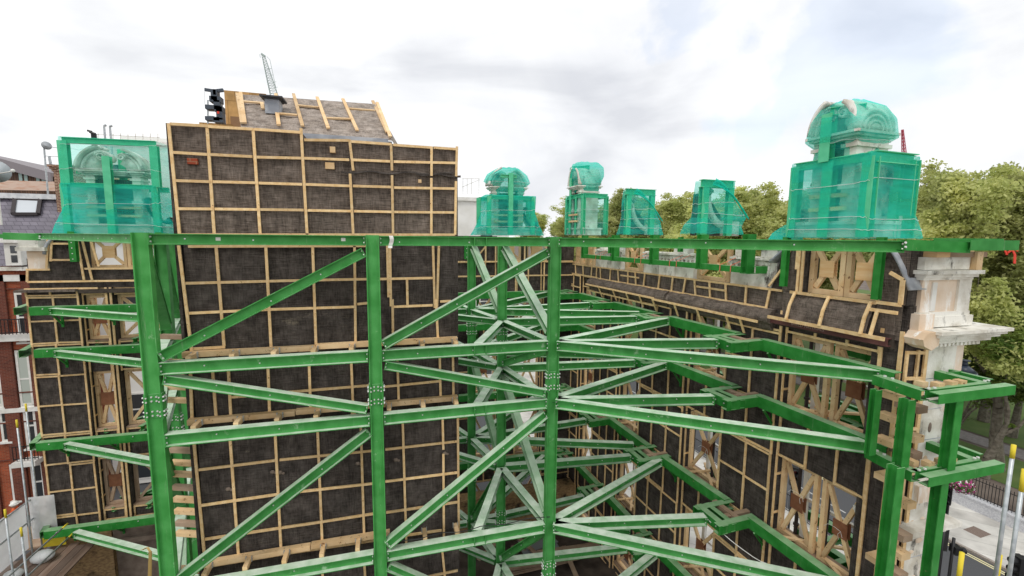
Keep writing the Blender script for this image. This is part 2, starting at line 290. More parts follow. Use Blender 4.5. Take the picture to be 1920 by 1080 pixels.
# ================================================================ STEEL BRACING FRAME
ZL=[None,-.08,-2.75,-4.30,-7.80,-11.30]     # node levels 1..5
YA=10.6
C={'a':(-4.75,YA),'b':(-.33,YA),'c':(4.10,YA),'d':(3.57,13.9),'e':(3.0,16.3),'f':(-5.80,13.9),'g':(-6.62,16.5)}
def nd(c,l,dz=0): return Vector((C[c][0],C[c][1],ZL[l]+dz))
frame=thing('steel_bracing_frame',(0,YA,G),'green steel bracing frame of tall columns, beams and diagonals before the hessian wrapped wall','steel frame')
BH=.26
def endplates(m,p,q,H,B):
    a=(q-p).normalized(); sd=a.cross(ZU); sd=sd.normalized() if sd.length>1e-3 else XU; u=sd.cross(a)
    m.cm=0
    for e,s in((p,1),(q,-1)):
        m.box(e+a*(s*.006),a,sd,u,.006,B/2+.004,H/2+.004)
        m.cm=1
        for i in(-1,1):
            for j in(-1,1): m.bolts([e+a*(s*.012)+sd*(i*B*.3)+u*(j*H*.22)],a*s,.02,.02)
        m.cm=0
def member(name,p,q,H=BH,B=.24,ins=.15,par=None,upv=ZU,stiff=(),plates=True,mt=None):
    p=Vector(p);q=Vector(q);a=(q-p).normalized(); p=p+a*ins; q=q-a*ins
    m=MB(); m.ibeam(p,q,H,B,upv)
    if plates: endplates(m,p,q,H,B)
    sd=a.cross(upv).normalized()
    for k in stiff:
        c=p+(q-p)*k
        m.box(c,a,sd,sd.cross(a),.007,B/2-.002,H/2-.016)
    # a few sparse bolt heads on the web facing the camera
    m.cm=1
    L_=(q-p).length
    for k in range(int(L_/1.4)):
        c=p+a*(.7+1.4*k+random.uniform(-.3,.3))
        for s_ in(-1,1): m.bolts([c+sd*(s_*.007)+ZU*random.uniform(-.03,.03)],sd*s_,.016,.014)
    m.cm=0
    return m.build(name,[mt or GREEN,BOLT],par or frame)
def splice(m_parent,x,y,z):
    m=MB(); hw=.15
    for s in(-1,1):
        m.abox(x+s*hw,x+s*(hw+.014),y-.085,y+.085,z-.28,z+.28)
    m.abox(x-.10,x+.10,y-.022,y-.010,z-.26,z+.26)
    m.cm=1
    for dz in(-.2,-.11,.11,.2):
        for dx in(-.045,.045): m.bolts([(x+dx,y-.022,z+dz)],-YU,.019,.022)
        for s in(-1,1):
            for dy in(-.06,0,.05): m.bolts([(x+s*(hw+.014),y+dy,z+dz)],XU*s,.019,.03)
            m.bolts([(x+s*.115,y-.09,z+dz)],-YU,.017,.016)
    m.cm=0
    sub(m,'splice_plate',[GREEN,BOLT],m_parent)
def column(c,ztop=.045,zb=G,sp=()):
    x,y=C[c]; m=MB(); m.ibeam((x,y,zb),(x,y,ztop),.29,.17,XU,.022,.016)
    m.abox(x-.22,x+.22,y-.22,y+.22,zb,zb+.03)
    o=m.build('column',[GREEN,BOLT],frame)
    for z in sp: splice(o,x,y,z)
column('a',sp=(-3.55,)); column('b',sp=(-3.7,)); column('c',sp=(-3.72,-9.1))
column('d',sp=(-3.25,-9.6)); column('e',sp=(-3.4,-9.3)); column('f',sp=(-5.2,)); column('g')
for l in(1,2,3,4,5):
    for s,e in(('a','b'),('b','c')):
        member('beam',nd(s,l),nd(e,l),H=.22 if l==1 else BH,B=.22,stiff=(.53,.6) if s=='b' else (),ins=.16)
    for s,e in(('c','d'),('d','e'),('a','f'),('f','g')): member('side_beam',nd(s,l),nd(e,l),H=.2,ins=.14)
for l0,l1 in((1,2),(3,4)):
    for s,e in(('a','b'),('b','c')): member('diagonal_brace',nd(s,l1,.15),nd(e,l0,-.16),H=.22,B=.22,ins=.22)
for l0,l1 in((2,3),(4,5)):
    for s,e in(('a','b'),('b','c')): member('diagonal_brace',nd(s,l0,-.18),nd(e,l1,.22),H=.2,B=.2,ins=.22)
for l0,l1 in((1,2),(3,4)):
    for s,e in(('d','c'),('e','d'),('f','a'),('g','f')): 
        p,q=(nd(s,l0,-.1),nd(e,l1,.2))
        if s=='f': p,q=nd('a',l0,-.1),nd('f',l1,.2)
        if s=='g': p,q=nd('f',l0,-.1),nd('g',l1,.2)
        member('diagonal_brace',p,q,H=.2,B=.22,ins=.2)
for l0,l1 in((2,3),(4,5)):
    for s,e in(('c','d'),('d','e'),('f','a')): member('diagonal_brace',nd(s,l0,-.1),nd(e,l1,.15),H=.2,B=.2,ins=.22)
# horizontal plan braces and the beams that run behind the wrapped wall
for l in(2,3,4,5):
    member('plan_brace',nd('d',l),Vector((2.05,YA,ZL[l])),H=.2,B=.22,ins=.18)
    member('plan_brace',nd('d',l),nd('e',l)+Vector((-4.6,2.6,0)) if l<9 else None,H=.2,B=.2,ins=.18)
    member('plan_brace',nd('e',l),nd('e',l)+Vector((-4.5,.25,0)),H=.2,B=.2,ins=.18)
    member('plan_brace',nd('e',l),nd('e',l)+Vector((-3.0,3.6,1.3)),H=.16,B=.2,ins=.18)
# raking struts fanning out to the right hand facade: (column, level, t, c)
def wp(l,t,c=9.95): return FR(t,ZL[l],c)
ST=[]
for l in(2,3,4,5):
    ST+=[('c',l,wp(l,12.45,9.88)),('c',l,wp(l,9.25,9.05)),('c',l,wp(l,5.95 if l!=4 else 6.3,10.15)),('d',l,wp(l,12.95,9.05)),('e',l,wp(l,13.7,9.7)),('e',l,wp(l,16.35,9.05)),('e',l,Vector((7.7,20.75,ZL[l])))]
for c,l,q in ST: member('raking_strut',nd(c,l),q,H=.25,B=.24,ins=.12)
member('raking_strut',nd('c',1),Vector((9.35,5.95,ZL[1])),H=.22,B=.22,ins=.12)
member('raking_strut',nd('e',1),Vector((7.9,20.75,ZL[1]-.1)),H=.2,B=.2,ins=.12)
# left hand struts
for l in(2,3,4,5):
    member('raking_strut',nd('g',l),Vector((-11.75,19.6,ZL[l])),H=.24,B=.22,ins=.15)
member('raking_strut',nd('a',1),Vector((-12.0,19.9,ZL[1])),H=.2,B=.2,ins=.12)
# packing stickers
m=MB(); 
for x,z in((-3.4,-.07),(-.95,-.06)): m.box((x,YA-.0095,z),XU,YU,ZU,.045,.002,.035)
m.build('paper_sticker',WHITE,frame)
m=MB(); m.grid(lambda a,b:(.03+a*.09+.02*math.sin(b*5),YA-.12-.015*math.sin(b*7),.035-b*.28),3,8)
tag(m.build('cloth_tag',WHITE),'small strip of white cloth hanging from the top green beam beside the middle column','cloth tag')
# ================================================================ WALES on the facades
def seg(m,p,q,H=.30,B=.26,face=None):
    m.chan(p,q,H,B,ZU,face)
def wale(label,group,build):
    o=None; m=MB(); m.cm=0; build(m)
    return m
def wale_right(l,label):
    root=thing('steel_wale',FR(12,ZL[l],9.95),label,'steel beam','steel wales clamped along the facades')
    z=ZL[l]; jogs=[9.25,12.9,16.45,19.6]; t0=5.7; c0=10.12
    def P(t,c): return FR(t,z,c)
    for j in jogs:
        a,b=j-.42,j+.42; cc=9.98 if j>9.5 else 10.1
        m=MB(); seg(m,P(t0,c0),P(a,cc),.30,.24,-DN); m.build('wale_beam',[GREEN2,BOLT],root)
        m=MB(); seg(m,P(a+.02,10.25),P(a+.02,8.92),.26,.2,-DT); seg(m,P(a-.1,9.12),P(b+.1,9.12),.247,.2,-DN); seg(m,P(b-.02,8.92),P(b-.02,10.25),.234,.2,DT)
        seg(m,P(a-.1,9.42),P(b+.1,9.42),.221,.16,DN)
        m.cm=1
        for k in(-.3,0,.3): m.bolts([P(j+k,9.01)],-DN,.02,.02)
        m.cm=0
        m.build('outrigger_box',[GREEN2,BOLT],root)
        m=MB(); m.bar(P(a-.05,9.75)+ZU*.05,P(b+.15,9.75)+ZU*.05,.16,.12); m.bar(P(j-.1,9.5)+ZU*.02,P(j-.1,10.35)+ZU*.02,.14,.14); m.build('timber_packer',WOODG,root)
        m=MB()
        for tt in(a-.25,):
            m.bar(P(tt,10.02)-ZU*.15,P(tt,10.32)-ZU*.15,.06,.06); m.bar(P(tt,9.98)-ZU*.16,P(tt,10.34)-ZU*.62,.05,.05); m.bar(P(tt,10.34)-ZU*.12,P(tt,10.34)-ZU*.75,.07,.05)
        m.build('bracket',GREEN2,root)
        t0=b; c0=cc
    m=MB(); seg(m,P(t0,c0),P(21.2,9.95),.30,.24,-DN); m.build('wale_beam',[GREEN2,BOLT],root)
    return root
wale_right(2,'green steel wale just below the rolled cornice of the right facade, uppermost of four')
w3=wale_right(3,'green steel wale stepping round the piers of the right hand facade, second from the top')
wale_right(4,'green steel wale stepping round the piers of the right hand facade, third from the top')
wale_right(5,'green steel wale low down in the shade on the right hand facade, lowest of four')
# rings round the white stone pier
def ring(l,label):
    root=thing('steel_ring_beam',(10,5.4,ZL[l]),label,'steel beam','steel ring beams round the white stone pier')
    z=ZL[l]; A=FR(6.2,z,9.95); x0=9.28
    Bp=Vector((x0,5.38,z)); m=MB(); m.chan(Vector((9.42,6.35,z)),Bp+Vector((.02,.05,0)),.19,.2,ZU,Vector((-1,0,0))); m.cm=1; m.bolts([Vector((9.42,6.2,z+.1)),Vector((9.40,6.05,z+.1))],ZU,.03,.03); m.build('ring_side',[GREEN2,BOLT],root)
    m=MB(); m.chan(Vector((x0+.02,5.30,z)),Vector((11.35,5.30,z)),.18,.16,ZU,Vector((0,-1,0))); m.chan(Vector((x0+.02,5.48,z+.02)),Vector((11.05,5.48,z+.02)),.15,.1,ZU,Vector((0,-1,0))); m.cm=1; m.bolts([Vector((9.35,5.42,z+.12)),Vector((9.5,5.42,z+.12)),Vector((10.9,5.45,z+.13)),Vector((11.0,5.45,z+.13))],ZU,.028,.025); m.build('ring_front',[GREEN2,BOLT],root)
    m=MB(); m.chan(Vector((11.0,5.5,z)),Vector((11.15,8.6,z)),.17,.18,ZU,Vector((-1,0,0))); m.chan(Vector((11.4,5.6,z)),Vector((11.5,8.6,z)),.17,.1,ZU,Vector((-1,0,0)))
    for yy in(6.1,6.9,7.7): m.bar((11.0,yy,z),(11.45,yy,z),.02,.2)
    m.build('ring_back',[GREEN2,BOLT],root)
    m=MB()
    for x in(9.75,10.1,10.35): m.abox(x,x+.16,5.5,5.64,z+.05,z+.16)
    m.abox(9.5,9.64,5.6,5.75,z+.06,z+.17)
    m.build('timber_packer',WOOD,root)
ring(2,'upper green steel ring beam bolted round the white stone pier')
ring(3,'lower green steel ring beam bolted round the white stone pier')
# posts standing between the rings
PG='steel posts beside the white stone pier'
def post(label,x,y,z0,z1,w=.19,d=.17):
    m=MB(); m.ibeam((x,y,z0),(x,y,z1),d,w,YU,.016,.014); m.cm=1
    for k in range(int((z1-z0)/.6)): m.bolts([(x+.05,y-.016,z0+.3+.6*k)],-YU,.018,.01)
    tag(m.build('steel_post',[GREEN2,BOLT]),label,'steel post',PG)
post('green steel post between the two ring beams, middle one of three beside the stone pier',9.17,5.62,-4.17,-2.87)
post('green steel post in front of the white stone face between the two ring beams',9.98,5.37,-4.2,-2.87)
post('narrow green steel post furthest from the white stone, between the two ring beams',9.15,6.15,-4.2,-2.87,.16,.12)
post('long green steel post below the lower ring beam, on the dark wrapped side',8.95,5.55,G,-4.1,.2,.19)
post('long green steel post below the lower ring beam in front of the white stone face',9.86,5.37,G,-4.43)
# top green beam over the pier (outer piece)
root=thing('steel_top_beam',(10,6,ZL[1]),'green steel top beam running out past the white stone pier with its end standing free','steel beam')
m=MB(); m.chan(PY(1690,459,6.0),Vector((10.45,5.75,-.09)),.2,.2,ZU,Vector((0,-1,0))); m.cm=1; m.bolts([PY(1697,455,5.88),PY(1697,463,5.88)],-YU,.022,.02); m.build('inner_length',[GREEN2,BOLT],root)
m=MB(); m.chan(PY(1808,460,5.7),PY(1898,460,5.7),.19,.2,ZU,Vector((0,-1,0))); m.chan(PY(1740,452,6.1),PY(1870,453,6.1),.12,.2,ZU,Vector((0,-1,0))); m.build('outer_length',[GREEN2,BOLT],root)
root=thing('steel_top_beam',(-12.5,19.7,ZL[1]),'green steel top beam running out past the weathered stone pier at the far left','steel beam')
m=MB(); m.chan(PY(10,442.5,19.6),PY(80,444.5,19.6),.24,.22,ZU,Vector((0,-1,0))); m.cm=1; m.bolts([PY(75,443,19.45),PY(75,447,19.45)],-YU,.03,.02); m.build('outer_length',[GREEN,BOLT],root)
m=MB(); m.chan(PY(-10,442,19.9),PY(14,443,19.9),.14,.1,ZU,Vector((0,-1,0))); m.build('tail_length',[GREEN,BOLT],root)
# ================================================================ HESSIAN + BATTEN SYSTEM
class Panels:
    """collects battens of one thing; the hundred that show largest become parts, the rest one stuff part"""
    def __init__(s,root,mt=None): s.root=root; s.b=[]; s.mt=mt or WOODB
    def bat(s,p,q,n,w=.07,t=.035):
        p=Vector(p);q=Vector(q); o=Vector(n)*(.0011*(len(s.b)%17)); s.b.append(((q-p).length*w/depth((p+q)/2)**2,p+o,q+o,Vector(n),w,t))
    def done(s,name='batten'):
        s.b.sort(key=lambda a:-a[0])
        for k,(_,p,q,n,w,t) in enumerate(s.b[:100]):
            m=MB(); m.bar(p+n*t/2,q+n*t/2,w,t,n); m.build(name,s.mt,s.root)
        if len(s.b)>100:
            m=MB()
            for _,p,q,n,w,t in s.b[100:]: m.bar(p+n*t/2,q+n*t/2,w,t,n)
            tag(m.build(name,s.mt,s.root),kind='stuff')
def cloth(f,n,name,mt,root,nu=40,nv=40,amp=.025,fr=1.6,seed=0,smooth=True,sub_of=None):
    """f(u,v)->point, n = outward normal; pillowy sheet"""
    m=MB(); m.keep=1; n=Vector(n)
    def g(u,v):
        p=Vector(f(u,v)); e=min(1,12*min(u,1-u,v,1-v)+.0)
        d=noise.noise(p*fr+Vector((seed,0,0)))*1.0+.6*noise.noise(p*fr*2.7)+.35*noise.noise(p*fr*6)
        return p+n*(amp*d*e)
    m.grid(g,nu,nv)
    o=m.build(name,mt,root,smooth); return o
# ---------------------------------------------------------------- wrapped party wall
YT=11.3
tower=thing('wrapped_party_wall',(-1.3,YT,G),'tall flat wall wrapped in brown hessian under a grid of pale battens, left of centre','wrapped wall')
def T(x,y,dy=0): return PY(x,y,YT+dy)
zt=T(320,233).z; xl=-4.40; xm=T(567,250).x; xr=T(858.5,440).x; zr=T(800,274).z
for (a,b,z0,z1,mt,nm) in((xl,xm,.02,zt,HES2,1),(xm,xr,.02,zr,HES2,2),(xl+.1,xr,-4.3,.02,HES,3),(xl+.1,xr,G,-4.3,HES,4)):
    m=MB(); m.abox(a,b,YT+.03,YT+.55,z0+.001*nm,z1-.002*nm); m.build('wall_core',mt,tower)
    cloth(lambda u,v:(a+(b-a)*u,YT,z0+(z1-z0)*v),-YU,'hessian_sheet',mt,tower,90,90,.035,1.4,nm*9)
# torn strip (dark fold across the upper right panels)
m=MB(); m.ribbon([T(780+12*i,328+2*math.sin(i*1.3)+i*.6,-.06) for i in range(8)],(0,.03,.05),.01)
m.ribbon([T(640+15*i,324+2*math.sin(i*1.3)+i*.25,-.06) for i in range(15)],(0,.03,.04),.01); m.build('torn_fold',HES,tower)
m=MB(); m.abox(xl-.06,xl-.002,YT-.01,YT+.6,G,zt+.02); m.build('side_flap',HES,tower)
PT=Panels(tower); nY=-YU
TB=[(316.9,232,337.5,439),(388.8,234,402.5,439),(475,241,488.4,440),(564.7,241,576.3,440),(655.5,262,662.5,320),(656.5,326,662.5,440),(733,269.5,735,320),(735,329,737,440),(809,275,808.8,330),(808.5,334,808.6,440),(856.5,275,855,331),(854.6,340,853,440),
(392,237,320,233),(475,243,392,238),(565,249,478,243),(655,264,571,263),(733,271,659,266),(809,277,737,272),(857,280,813,277),
(389,290,325,286),(474,294,393,290),(567,297,482,295),(655,300,571,297),(733,303,659,300),(857,306,738,303.5),
(396,341,331,339),(480,343,400,341),(567,346,486,343.5),(657,349,574,346),(733,351,662,349),(855,354,739,352),
(400,392,335,391.5),(484,393,404,392),(570,394,489,393),(659,396,577,394.5),(735,397.5,664,396),(852,398.5,739,397.5),(853,440,340,440),
(336,460,361,664),(406,461.7,421,648),(499,461,509,653),(586.6,461,593,649),(665,461,666.8,645),(726,457,728.5,557),(731,457,733,574),(736,561,737,641),(763,523,764,572),(811.5,457.5,815,577),(822.7,457.5,819,577),(817,560,821,638),
(689,523,587,525),(587,525,349,531),(811,521,712,523),(666,575,505,580),(505,580,355,587),(689,568,670,570),(811,572,736.5,575),(845,564,825,565),(423,650,363,653.5),(688,461,354,462),
(358,694,361.4,789),(399.4,690,407,790.7),(429,688.6,434,783.6),(503,684,506.4,776.6),(580,680,583,769.6),(658.7,674.5,662,755.5),(744.8,668,747.8,755.4),(824,663.7,826,749),(849,660.7,850,744.7),
(695,722,537,735),(520,737,434.6,744),(823.6,714,718,724.8),
(364.4,826.6,386.4,1064),(432,820,448.8,1053),(516.5,813,528,1040.7),(595.8,805.5,605,1028),(676.7,800,683.3,1017),(755,790,761.8,1020),(829.5,781,831,842),(831,850,832,1007.6),(858,779,860,1007),
(698,844,525,861),(516,862,373.8,879.5),(701,905,530,924),(524,925,378.5,946),(703,962,600,978),(600,978,385,1010),(858.5,826.6,722.5,842),(859,885,722.5,902),(861,940,724,960),(703,1012,534,1037),(534,1037,388,1061),(828,993,730,1007),
(829,1030,835,1092),(604,1060,607,1100),(683,1050,686,1100),(858,1068,800,1080)]
for x0,y0,x1,y1 in TB: PT.bat(T(x0,y0,-.03),T(x1,y1,-.03),nY,.058,.035)
PT.done()
# openings where the old wall shows
m=MB(); m.abox(*[v for v in(T(353,302).x,T(372,302).x)],YT-.06,YT+.02,T(353,308).z,T(353,297).z); m.build('brick_patch',RBRICK,tower)
m=MB(); m.abox(T(619,280).x,T(629,280).x,YT-.07,YT+.02,T(625,287).z,T(625,276).z); m.abox(T(610,305).x,T(627,305).x,YT-.05,YT+.02,T(615,317).z,T(615,305).z); m.abox(T(784,340).x,T(790,340).x,YT-.05,YT+.02,T(787,343).z,T(787,337).z); m.build('timber_patch',WOOD,tower)
for x,y in((590,918),(428,917),(511,885),(742,862),(834,850),(525,886),(671,869)):
    m=MB(); p=T(x,y,-.04)
    m.ball(p,.06,.03,.05,7,5); m.ball(p+Vector((.07,0,-.03)),.04,.02,.035,7,5); m.build('torn_hole',MASON,tower,True)
# horizontal packing timbers with joist hangers between frame and wall
def packrow(pts,zz,label):
    root=thing('timber_packing_row',(-1,YT-.3,zz),label,'timber packing','rows of timber packing between the green frame and the wrapped wall')
    for (xa,xb,dz) in pts:
        m=MB(); m.abox(xa,xb,YT-.22,YT-.07,zz+dz-.06,zz+dz+.06); m.build('rail',WOOD,root)
    x=xl+.2; 
    while x<xr:
        m=MB(); m.abox(x,x+.1,YA+.12,YT-.225,zz-.07,zz+.05); m.cm=1; m.abox(x-.02,x+.0,YT-.27,YT-.225,zz-.06,zz+.07); m.abox(x+.1,x+.12,YT-.27,YT-.225,zz-.06,zz+.07); m.build('spacer',[WOOD,GALV],root)
        x+=.82
packrow([(-4.4,-1.7,.0),(-1.68,xr-.05,.03)],-2.62,'row of timber packing on the second green beam, highest of three against the wrapped wall')
packrow([(-4.4,-2.2,.0),(-2.18,xr-.05,.02)],-4.17,'row of timber packing with metal hangers on the third green beam against the wrapped wall')
packrow([(-4.3,-2.0,.0),(-1.98,-.1,.02)],-7.64,'row of timber packing with metal hangers on the fourth green beam against the wrapped wall')
# ladder of packing timbers at the wall's left edge
PKN=[-1]
for k in range(26):
    z=-2.35-.31*k+random.uniform(-.03,.03)
    if abs(z+2.75)<.2 or abs(z+4.3)<.2 or abs(z+7.8)<.2: continue
    PKN[0]+=1; m=MB(); m.bar((-5.15-.02*k*0,12.0,z),(-4.45,11.75,z),.14,.1); tag(m.build('packing_timber',WOOD if k%3 else WOODG),'short timber baulk in the gap at the wrapped wall edge, '+('eleventh from top' if PKN[0]==10 else ORDS[PKN[0]]),'timber','packing timbers stacked at the wrapped wall edge')
# ---------------------------------------------------------------- wrapped roof turret on the wall
troof=thing('wrapped_roof',(-1.3,13,T(600,262).z),'grey hessian wrapped sloping roof with leaning battens above the wrapped wall','wrapped roof')
YB_,YTp=12.4,14.6
bl,br=PY(452,240,YB_),PY(735,264,YB_); tl,tr=PY(441,176,YTp),PY(703,195,YTp)
def RF(u,v): 
    a=bl.lerp(br,u); b=tl.lerp(tr,u); return a.lerp(b,v)
nr=(br-bl).cross(tl-bl).normalized()
if nr.y>0: nr=-nr
cloth(RF,nr,'roof_sheet',HESR,troof,60,30,.06,1.1,3)
m=MB(); m.prism([bl-YU*-.1,br+YU*.1,br+Vector((0,4,0)),bl+Vector((0,4,0))],(0,0,-.5)); m.build('wall_plate',STONEG,troof)
m=MB(); m.add([br,tr,tr+Vector((.3,2.2,0)),br+Vector((.6,3.6,0))],[(0,1,2,3)]); m.add([bl,tl,tl+Vector((0,3,0)),bl+Vector((0,4,0))],[(3,2,1,0)]); m.add([tl,tr,tr+Vector((.3,2.2,0)),tl+Vector((0,3,0))],[(0,1,2,3)]); m.build('side_sheet',HESR,troof)
m=MB(); m.abox(bl.x+.1,br.x-.1,YT+.56,YB_+.2,T(600,262).z-.8,bl.lerp(br,.5).z-.1); m.build('lead_gutter',STONEG,troof)
def onroof(x,y):
    d=ray(x,y); return d*(bl.dot(nr)/d.dot(nr))
PR=Panels(troof,WOOD)
for a in((446,180,455,236),(452,178,460,236),(518,181,523,240),(551,181,568,242),(595,187,616,246),(643,190,670,250),(699,194,726,254),(707,197,732,262),
  (457,196,495,199),(558,203,598,207),(612,227,660,229),(655,209,704,213),(492,199,494,210),(520,217,524,240),(520,219,558,222)): 
    PR.bat(onroof(a[0],a[1])+nr*.05,onroof(a[2],a[3])+nr*.05,nr,.085,.04)
PR.done()
c=onroof(515,212)+nr*.12
root=thing('roof_vent',c,'square lead roof vent with a flat black cap on the wrapped roof','vent')
m=MB(); m.box(c+ZU*.0,XU,YU,ZU,.17,.2,.18); m.build('vent_body',STONEG,root)
m=MB(); m.box(c+ZU*.235,XU,YU,ZU,.27,.3,.02); m.box(c+ZU*.2,XU,YU,ZU,.2,.25,.014); m.build('vent_cap',mat('dark_lead',(.05,.05,.055),.6),root)
# ================================================================ FACADES
def wbrace(F,s0,s1,z0,z1,c,gm,label,group,nin,gs=.17,w=.1,mt=None,mid=True):
    """timber X frame wedged in an opening; F(s,z,c) -> world"""
    mt=mt or WOOD
    root=thing('window_brace',F((s0+s1)/2,z0,c),label,'timber brace',group)
    ax=(F(s1,z0,c)-F(s0,z0,c)).normalized(); n=Vector(nin)
    def bar(name,a,b,ww=w,hh=.12,off=0):
        m=MB(); m.bar(F(a[0],a[1],c)+n*off,F(b[0],b[1],c)+n*off,ww,hh,n); return m.build(name,mt,root)
    h=w/2
    bar('frame_post',(s0+h,z0),(s0+h,z1)); bar('frame_post',(s1-h,z0),(s1-h,z1))
    bar('frame_rail',(s0+w,z0+h),(s1-w,z0+h)); bar('frame_rail',(s0+w,z1-h),(s1-w,z1-h))
    cx,cz=(s0+s1)/2,(z0+z1)/2
    for a in((s0+w*1.3,z0+w*1.3),(s1-w*1.3,z0+w*1.3),(s0+w*1.3,z1-w*1.3),(s1-w*1.3,z1-w*1.3)): bar('diagonal',a,(cx+(a[0]-cx)*.05,cz+(a[1]-cz)*.05),w*.95,.085)
    g=min(gs,(s1-s0)*.3)
    m=MB(); p=F(cx,cz,c)
    for k in(-1,1): m.box(p+n*(k*.055),ax,n,ZU,g,.009,g*1.15)
    m.build('gusset_plate',gm,root)
    return root
def facade(root,F,nin,piers,rows,sp,PA,ztop,zbot,cp=10.38,cs=10.5,co=10.92,ds=.62,dz=1.05,seed=1,brk=MASON):
    rnd=random.Random(seed)
    n=Vector(nin)
    def slab(name,s0,s1,z0,z1,ci,mt=HES,dark=False):
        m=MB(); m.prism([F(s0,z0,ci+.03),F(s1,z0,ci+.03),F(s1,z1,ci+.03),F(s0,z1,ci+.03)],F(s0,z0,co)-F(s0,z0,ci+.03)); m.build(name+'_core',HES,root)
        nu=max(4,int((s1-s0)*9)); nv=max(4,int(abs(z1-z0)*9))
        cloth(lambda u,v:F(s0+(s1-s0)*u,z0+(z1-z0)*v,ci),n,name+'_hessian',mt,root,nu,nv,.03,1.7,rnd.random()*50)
    def grid(s0,s1,z0,z1,ci):
        if s1-s0<.25 or z1-z0<.15: return
        k=max(1,round((s1-s0)/ds)); e=.05
        xs=[s0+e+(s1-s0-2*e)*i/k+(rnd.uniform(-.07,.07) if 0<i<k else 0) for i in range(k+1)]
        for x in xs: PA.bat(F(x,z0,ci-.03),F(x+rnd.uniform(-.015,.015),z1,ci-.03),n,.06)
        kz=max(1,round((z1-z0)/dz))
        for j in range(kz+1):
            z=z0+.04+(z1-z0-.08)*j/kz+(rnd.uniform(-.08,.08) if 0<j<kz else 0)
            for a,b in zip(xs[:-1],xs[1:]): 
                if rnd.random()<.93: PA.bat(F(a+.03,z+rnd.uniform(-.01,.01),ci-.028),F(b-.03,z+rnd.uniform(-.01,.01),ci-.028),n,.055)
    for (a,b) in piers:
        slab('pier',a,b,zbot,ztop,cp)
        if b-a<.5:
            for s_ in(a+.04,b-.04): PA.bat(F(s_,zbot,cp-.03),F(s_,ztop,cp-.03),n,.07)
            continue
        for (z0,z1) in rows+[]: grid(a,b,z0,z1,cp)
        for (z1,z0) in zip([ztop]+[r[0] for r in rows],[r[1] for r in rows]+[zbot]):
            grid(a,b,z0,z1,cp)
        if b-a<.5: continue
        # returns of the pier into the window bays
        for s,d in((a,-1),(b,1)):
            m=MB(); nn=(F(a+1,0,0)-F(a,0,0)).normalized()*d
            for (z0,z1) in rows:
                for cc in(cp+.08,):
                    PA.bat(F(s,z0,cc)+nn*.005,F(s,z1,cc)+nn*.005,nn,.05)
                k=2
                for j in range(k): 
                    zz=z0+(z1-z0)*(j+.5)/k; PA.bat(F(s,zz,cp+.06)+nn*.004,F(s,zz,cs+.3)+nn*.004,nn,.05)
    for (a,b) in sp:
        for (z1,z0) in zip([ztop]+[r[0] for r in rows],[r[1] for r in rows]+[zbot]):
            slab('spandrel',a+.002,b-.002,z0,z1,cs); grid(a,b,z0,z1,cs)
        for (z0,z1) in rows:
            m=MB(); m.prism([F(a+.01,z0,cs-.05),F(b-.01,z0,cs-.05),F(b-.01,z0,co+.05),F(a+.01,z0,co+.05)],(0,0,.05)); m.build('sill',WOODG,root)
ZT=-1.80
rowsR=[(-4.42,-2.38),(-7.95,-5.72),(-11.45,-9.25),(-14.6,-12.9)]
rf=thing('brick_facade',FR(12,G,10.6),'long right hand facade lined with dark hessian and battens behind the stepped green wales','building facade','retained facades')
PF=Panels(rf)
nR=-DN
pR=[(5.78,6.22),(8.5,10.35),(12.02,14.6),(16.2,18.3),(19.8,21.5)]; sR=[(6.22,8.5),(10.35,12.02),(14.6,16.2),(18.3,19.8)]
facade(rf,FR,nR,pR,rowsR,sR,PF,ZT,G,seed=3,ds=.78,dz=1.25)
# parapet band between line B (-1.81) and line A (-1.29)
cA=10.4
def cl(a,b,z0,z1,c,nm='band_hessian',mt=HES2,amp=.04): cloth(lambda u,v:FR(a+(b-a)*u,z0+(z1-z0)*v,c),nR,nm,mt,rf,int((b-a)*8)+4,max(5,int((z1-z0)*10)),amp,2.1,a)
m=MB(); m.prism([FR(5.8,ZT+.002,cA+.03),FR(21.5,ZT+.002,cA+.03),FR(21.5,-1.29,cA+.03),FR(5.8,-1.29,cA+.03)],DN*.5); m.build('parapet_core',HES,rf)
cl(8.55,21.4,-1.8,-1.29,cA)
cl(5.85,8.55,-2.0,-1.27,10.32)
PF.bat(FR(8.6,-1.29,cA-.03),FR(21.4,-1.29,cA-.03),nR,.06); PF.bat(FR(9.0,-1.81,cA-.05),FR(18.3,-1.81,cA-.05),nR,.07)
PF.bat(FR(18.2,-1.78,cA-.05),FR(21.4,-1.78,cA-.05),nR,.07)
for t in(9.05,9.75,10.45,11.1,11.75,12.35,12.95,13.7,14.6,15.1,15.7,16.4,17.1,17.9,18.3,18.8,19.6,20.4,21.0): PF.bat(FR(t,-1.8,cA-.03),FR(t+random.uniform(-.1,.1),-1.29,cA-.03),nR,.06)
for a,b in((10.5,11.7),(14.9,16.2)): PF.bat(FR(a,-1.5,cA-.05),FR(b,-1.5,cA-.05),nR,.06)
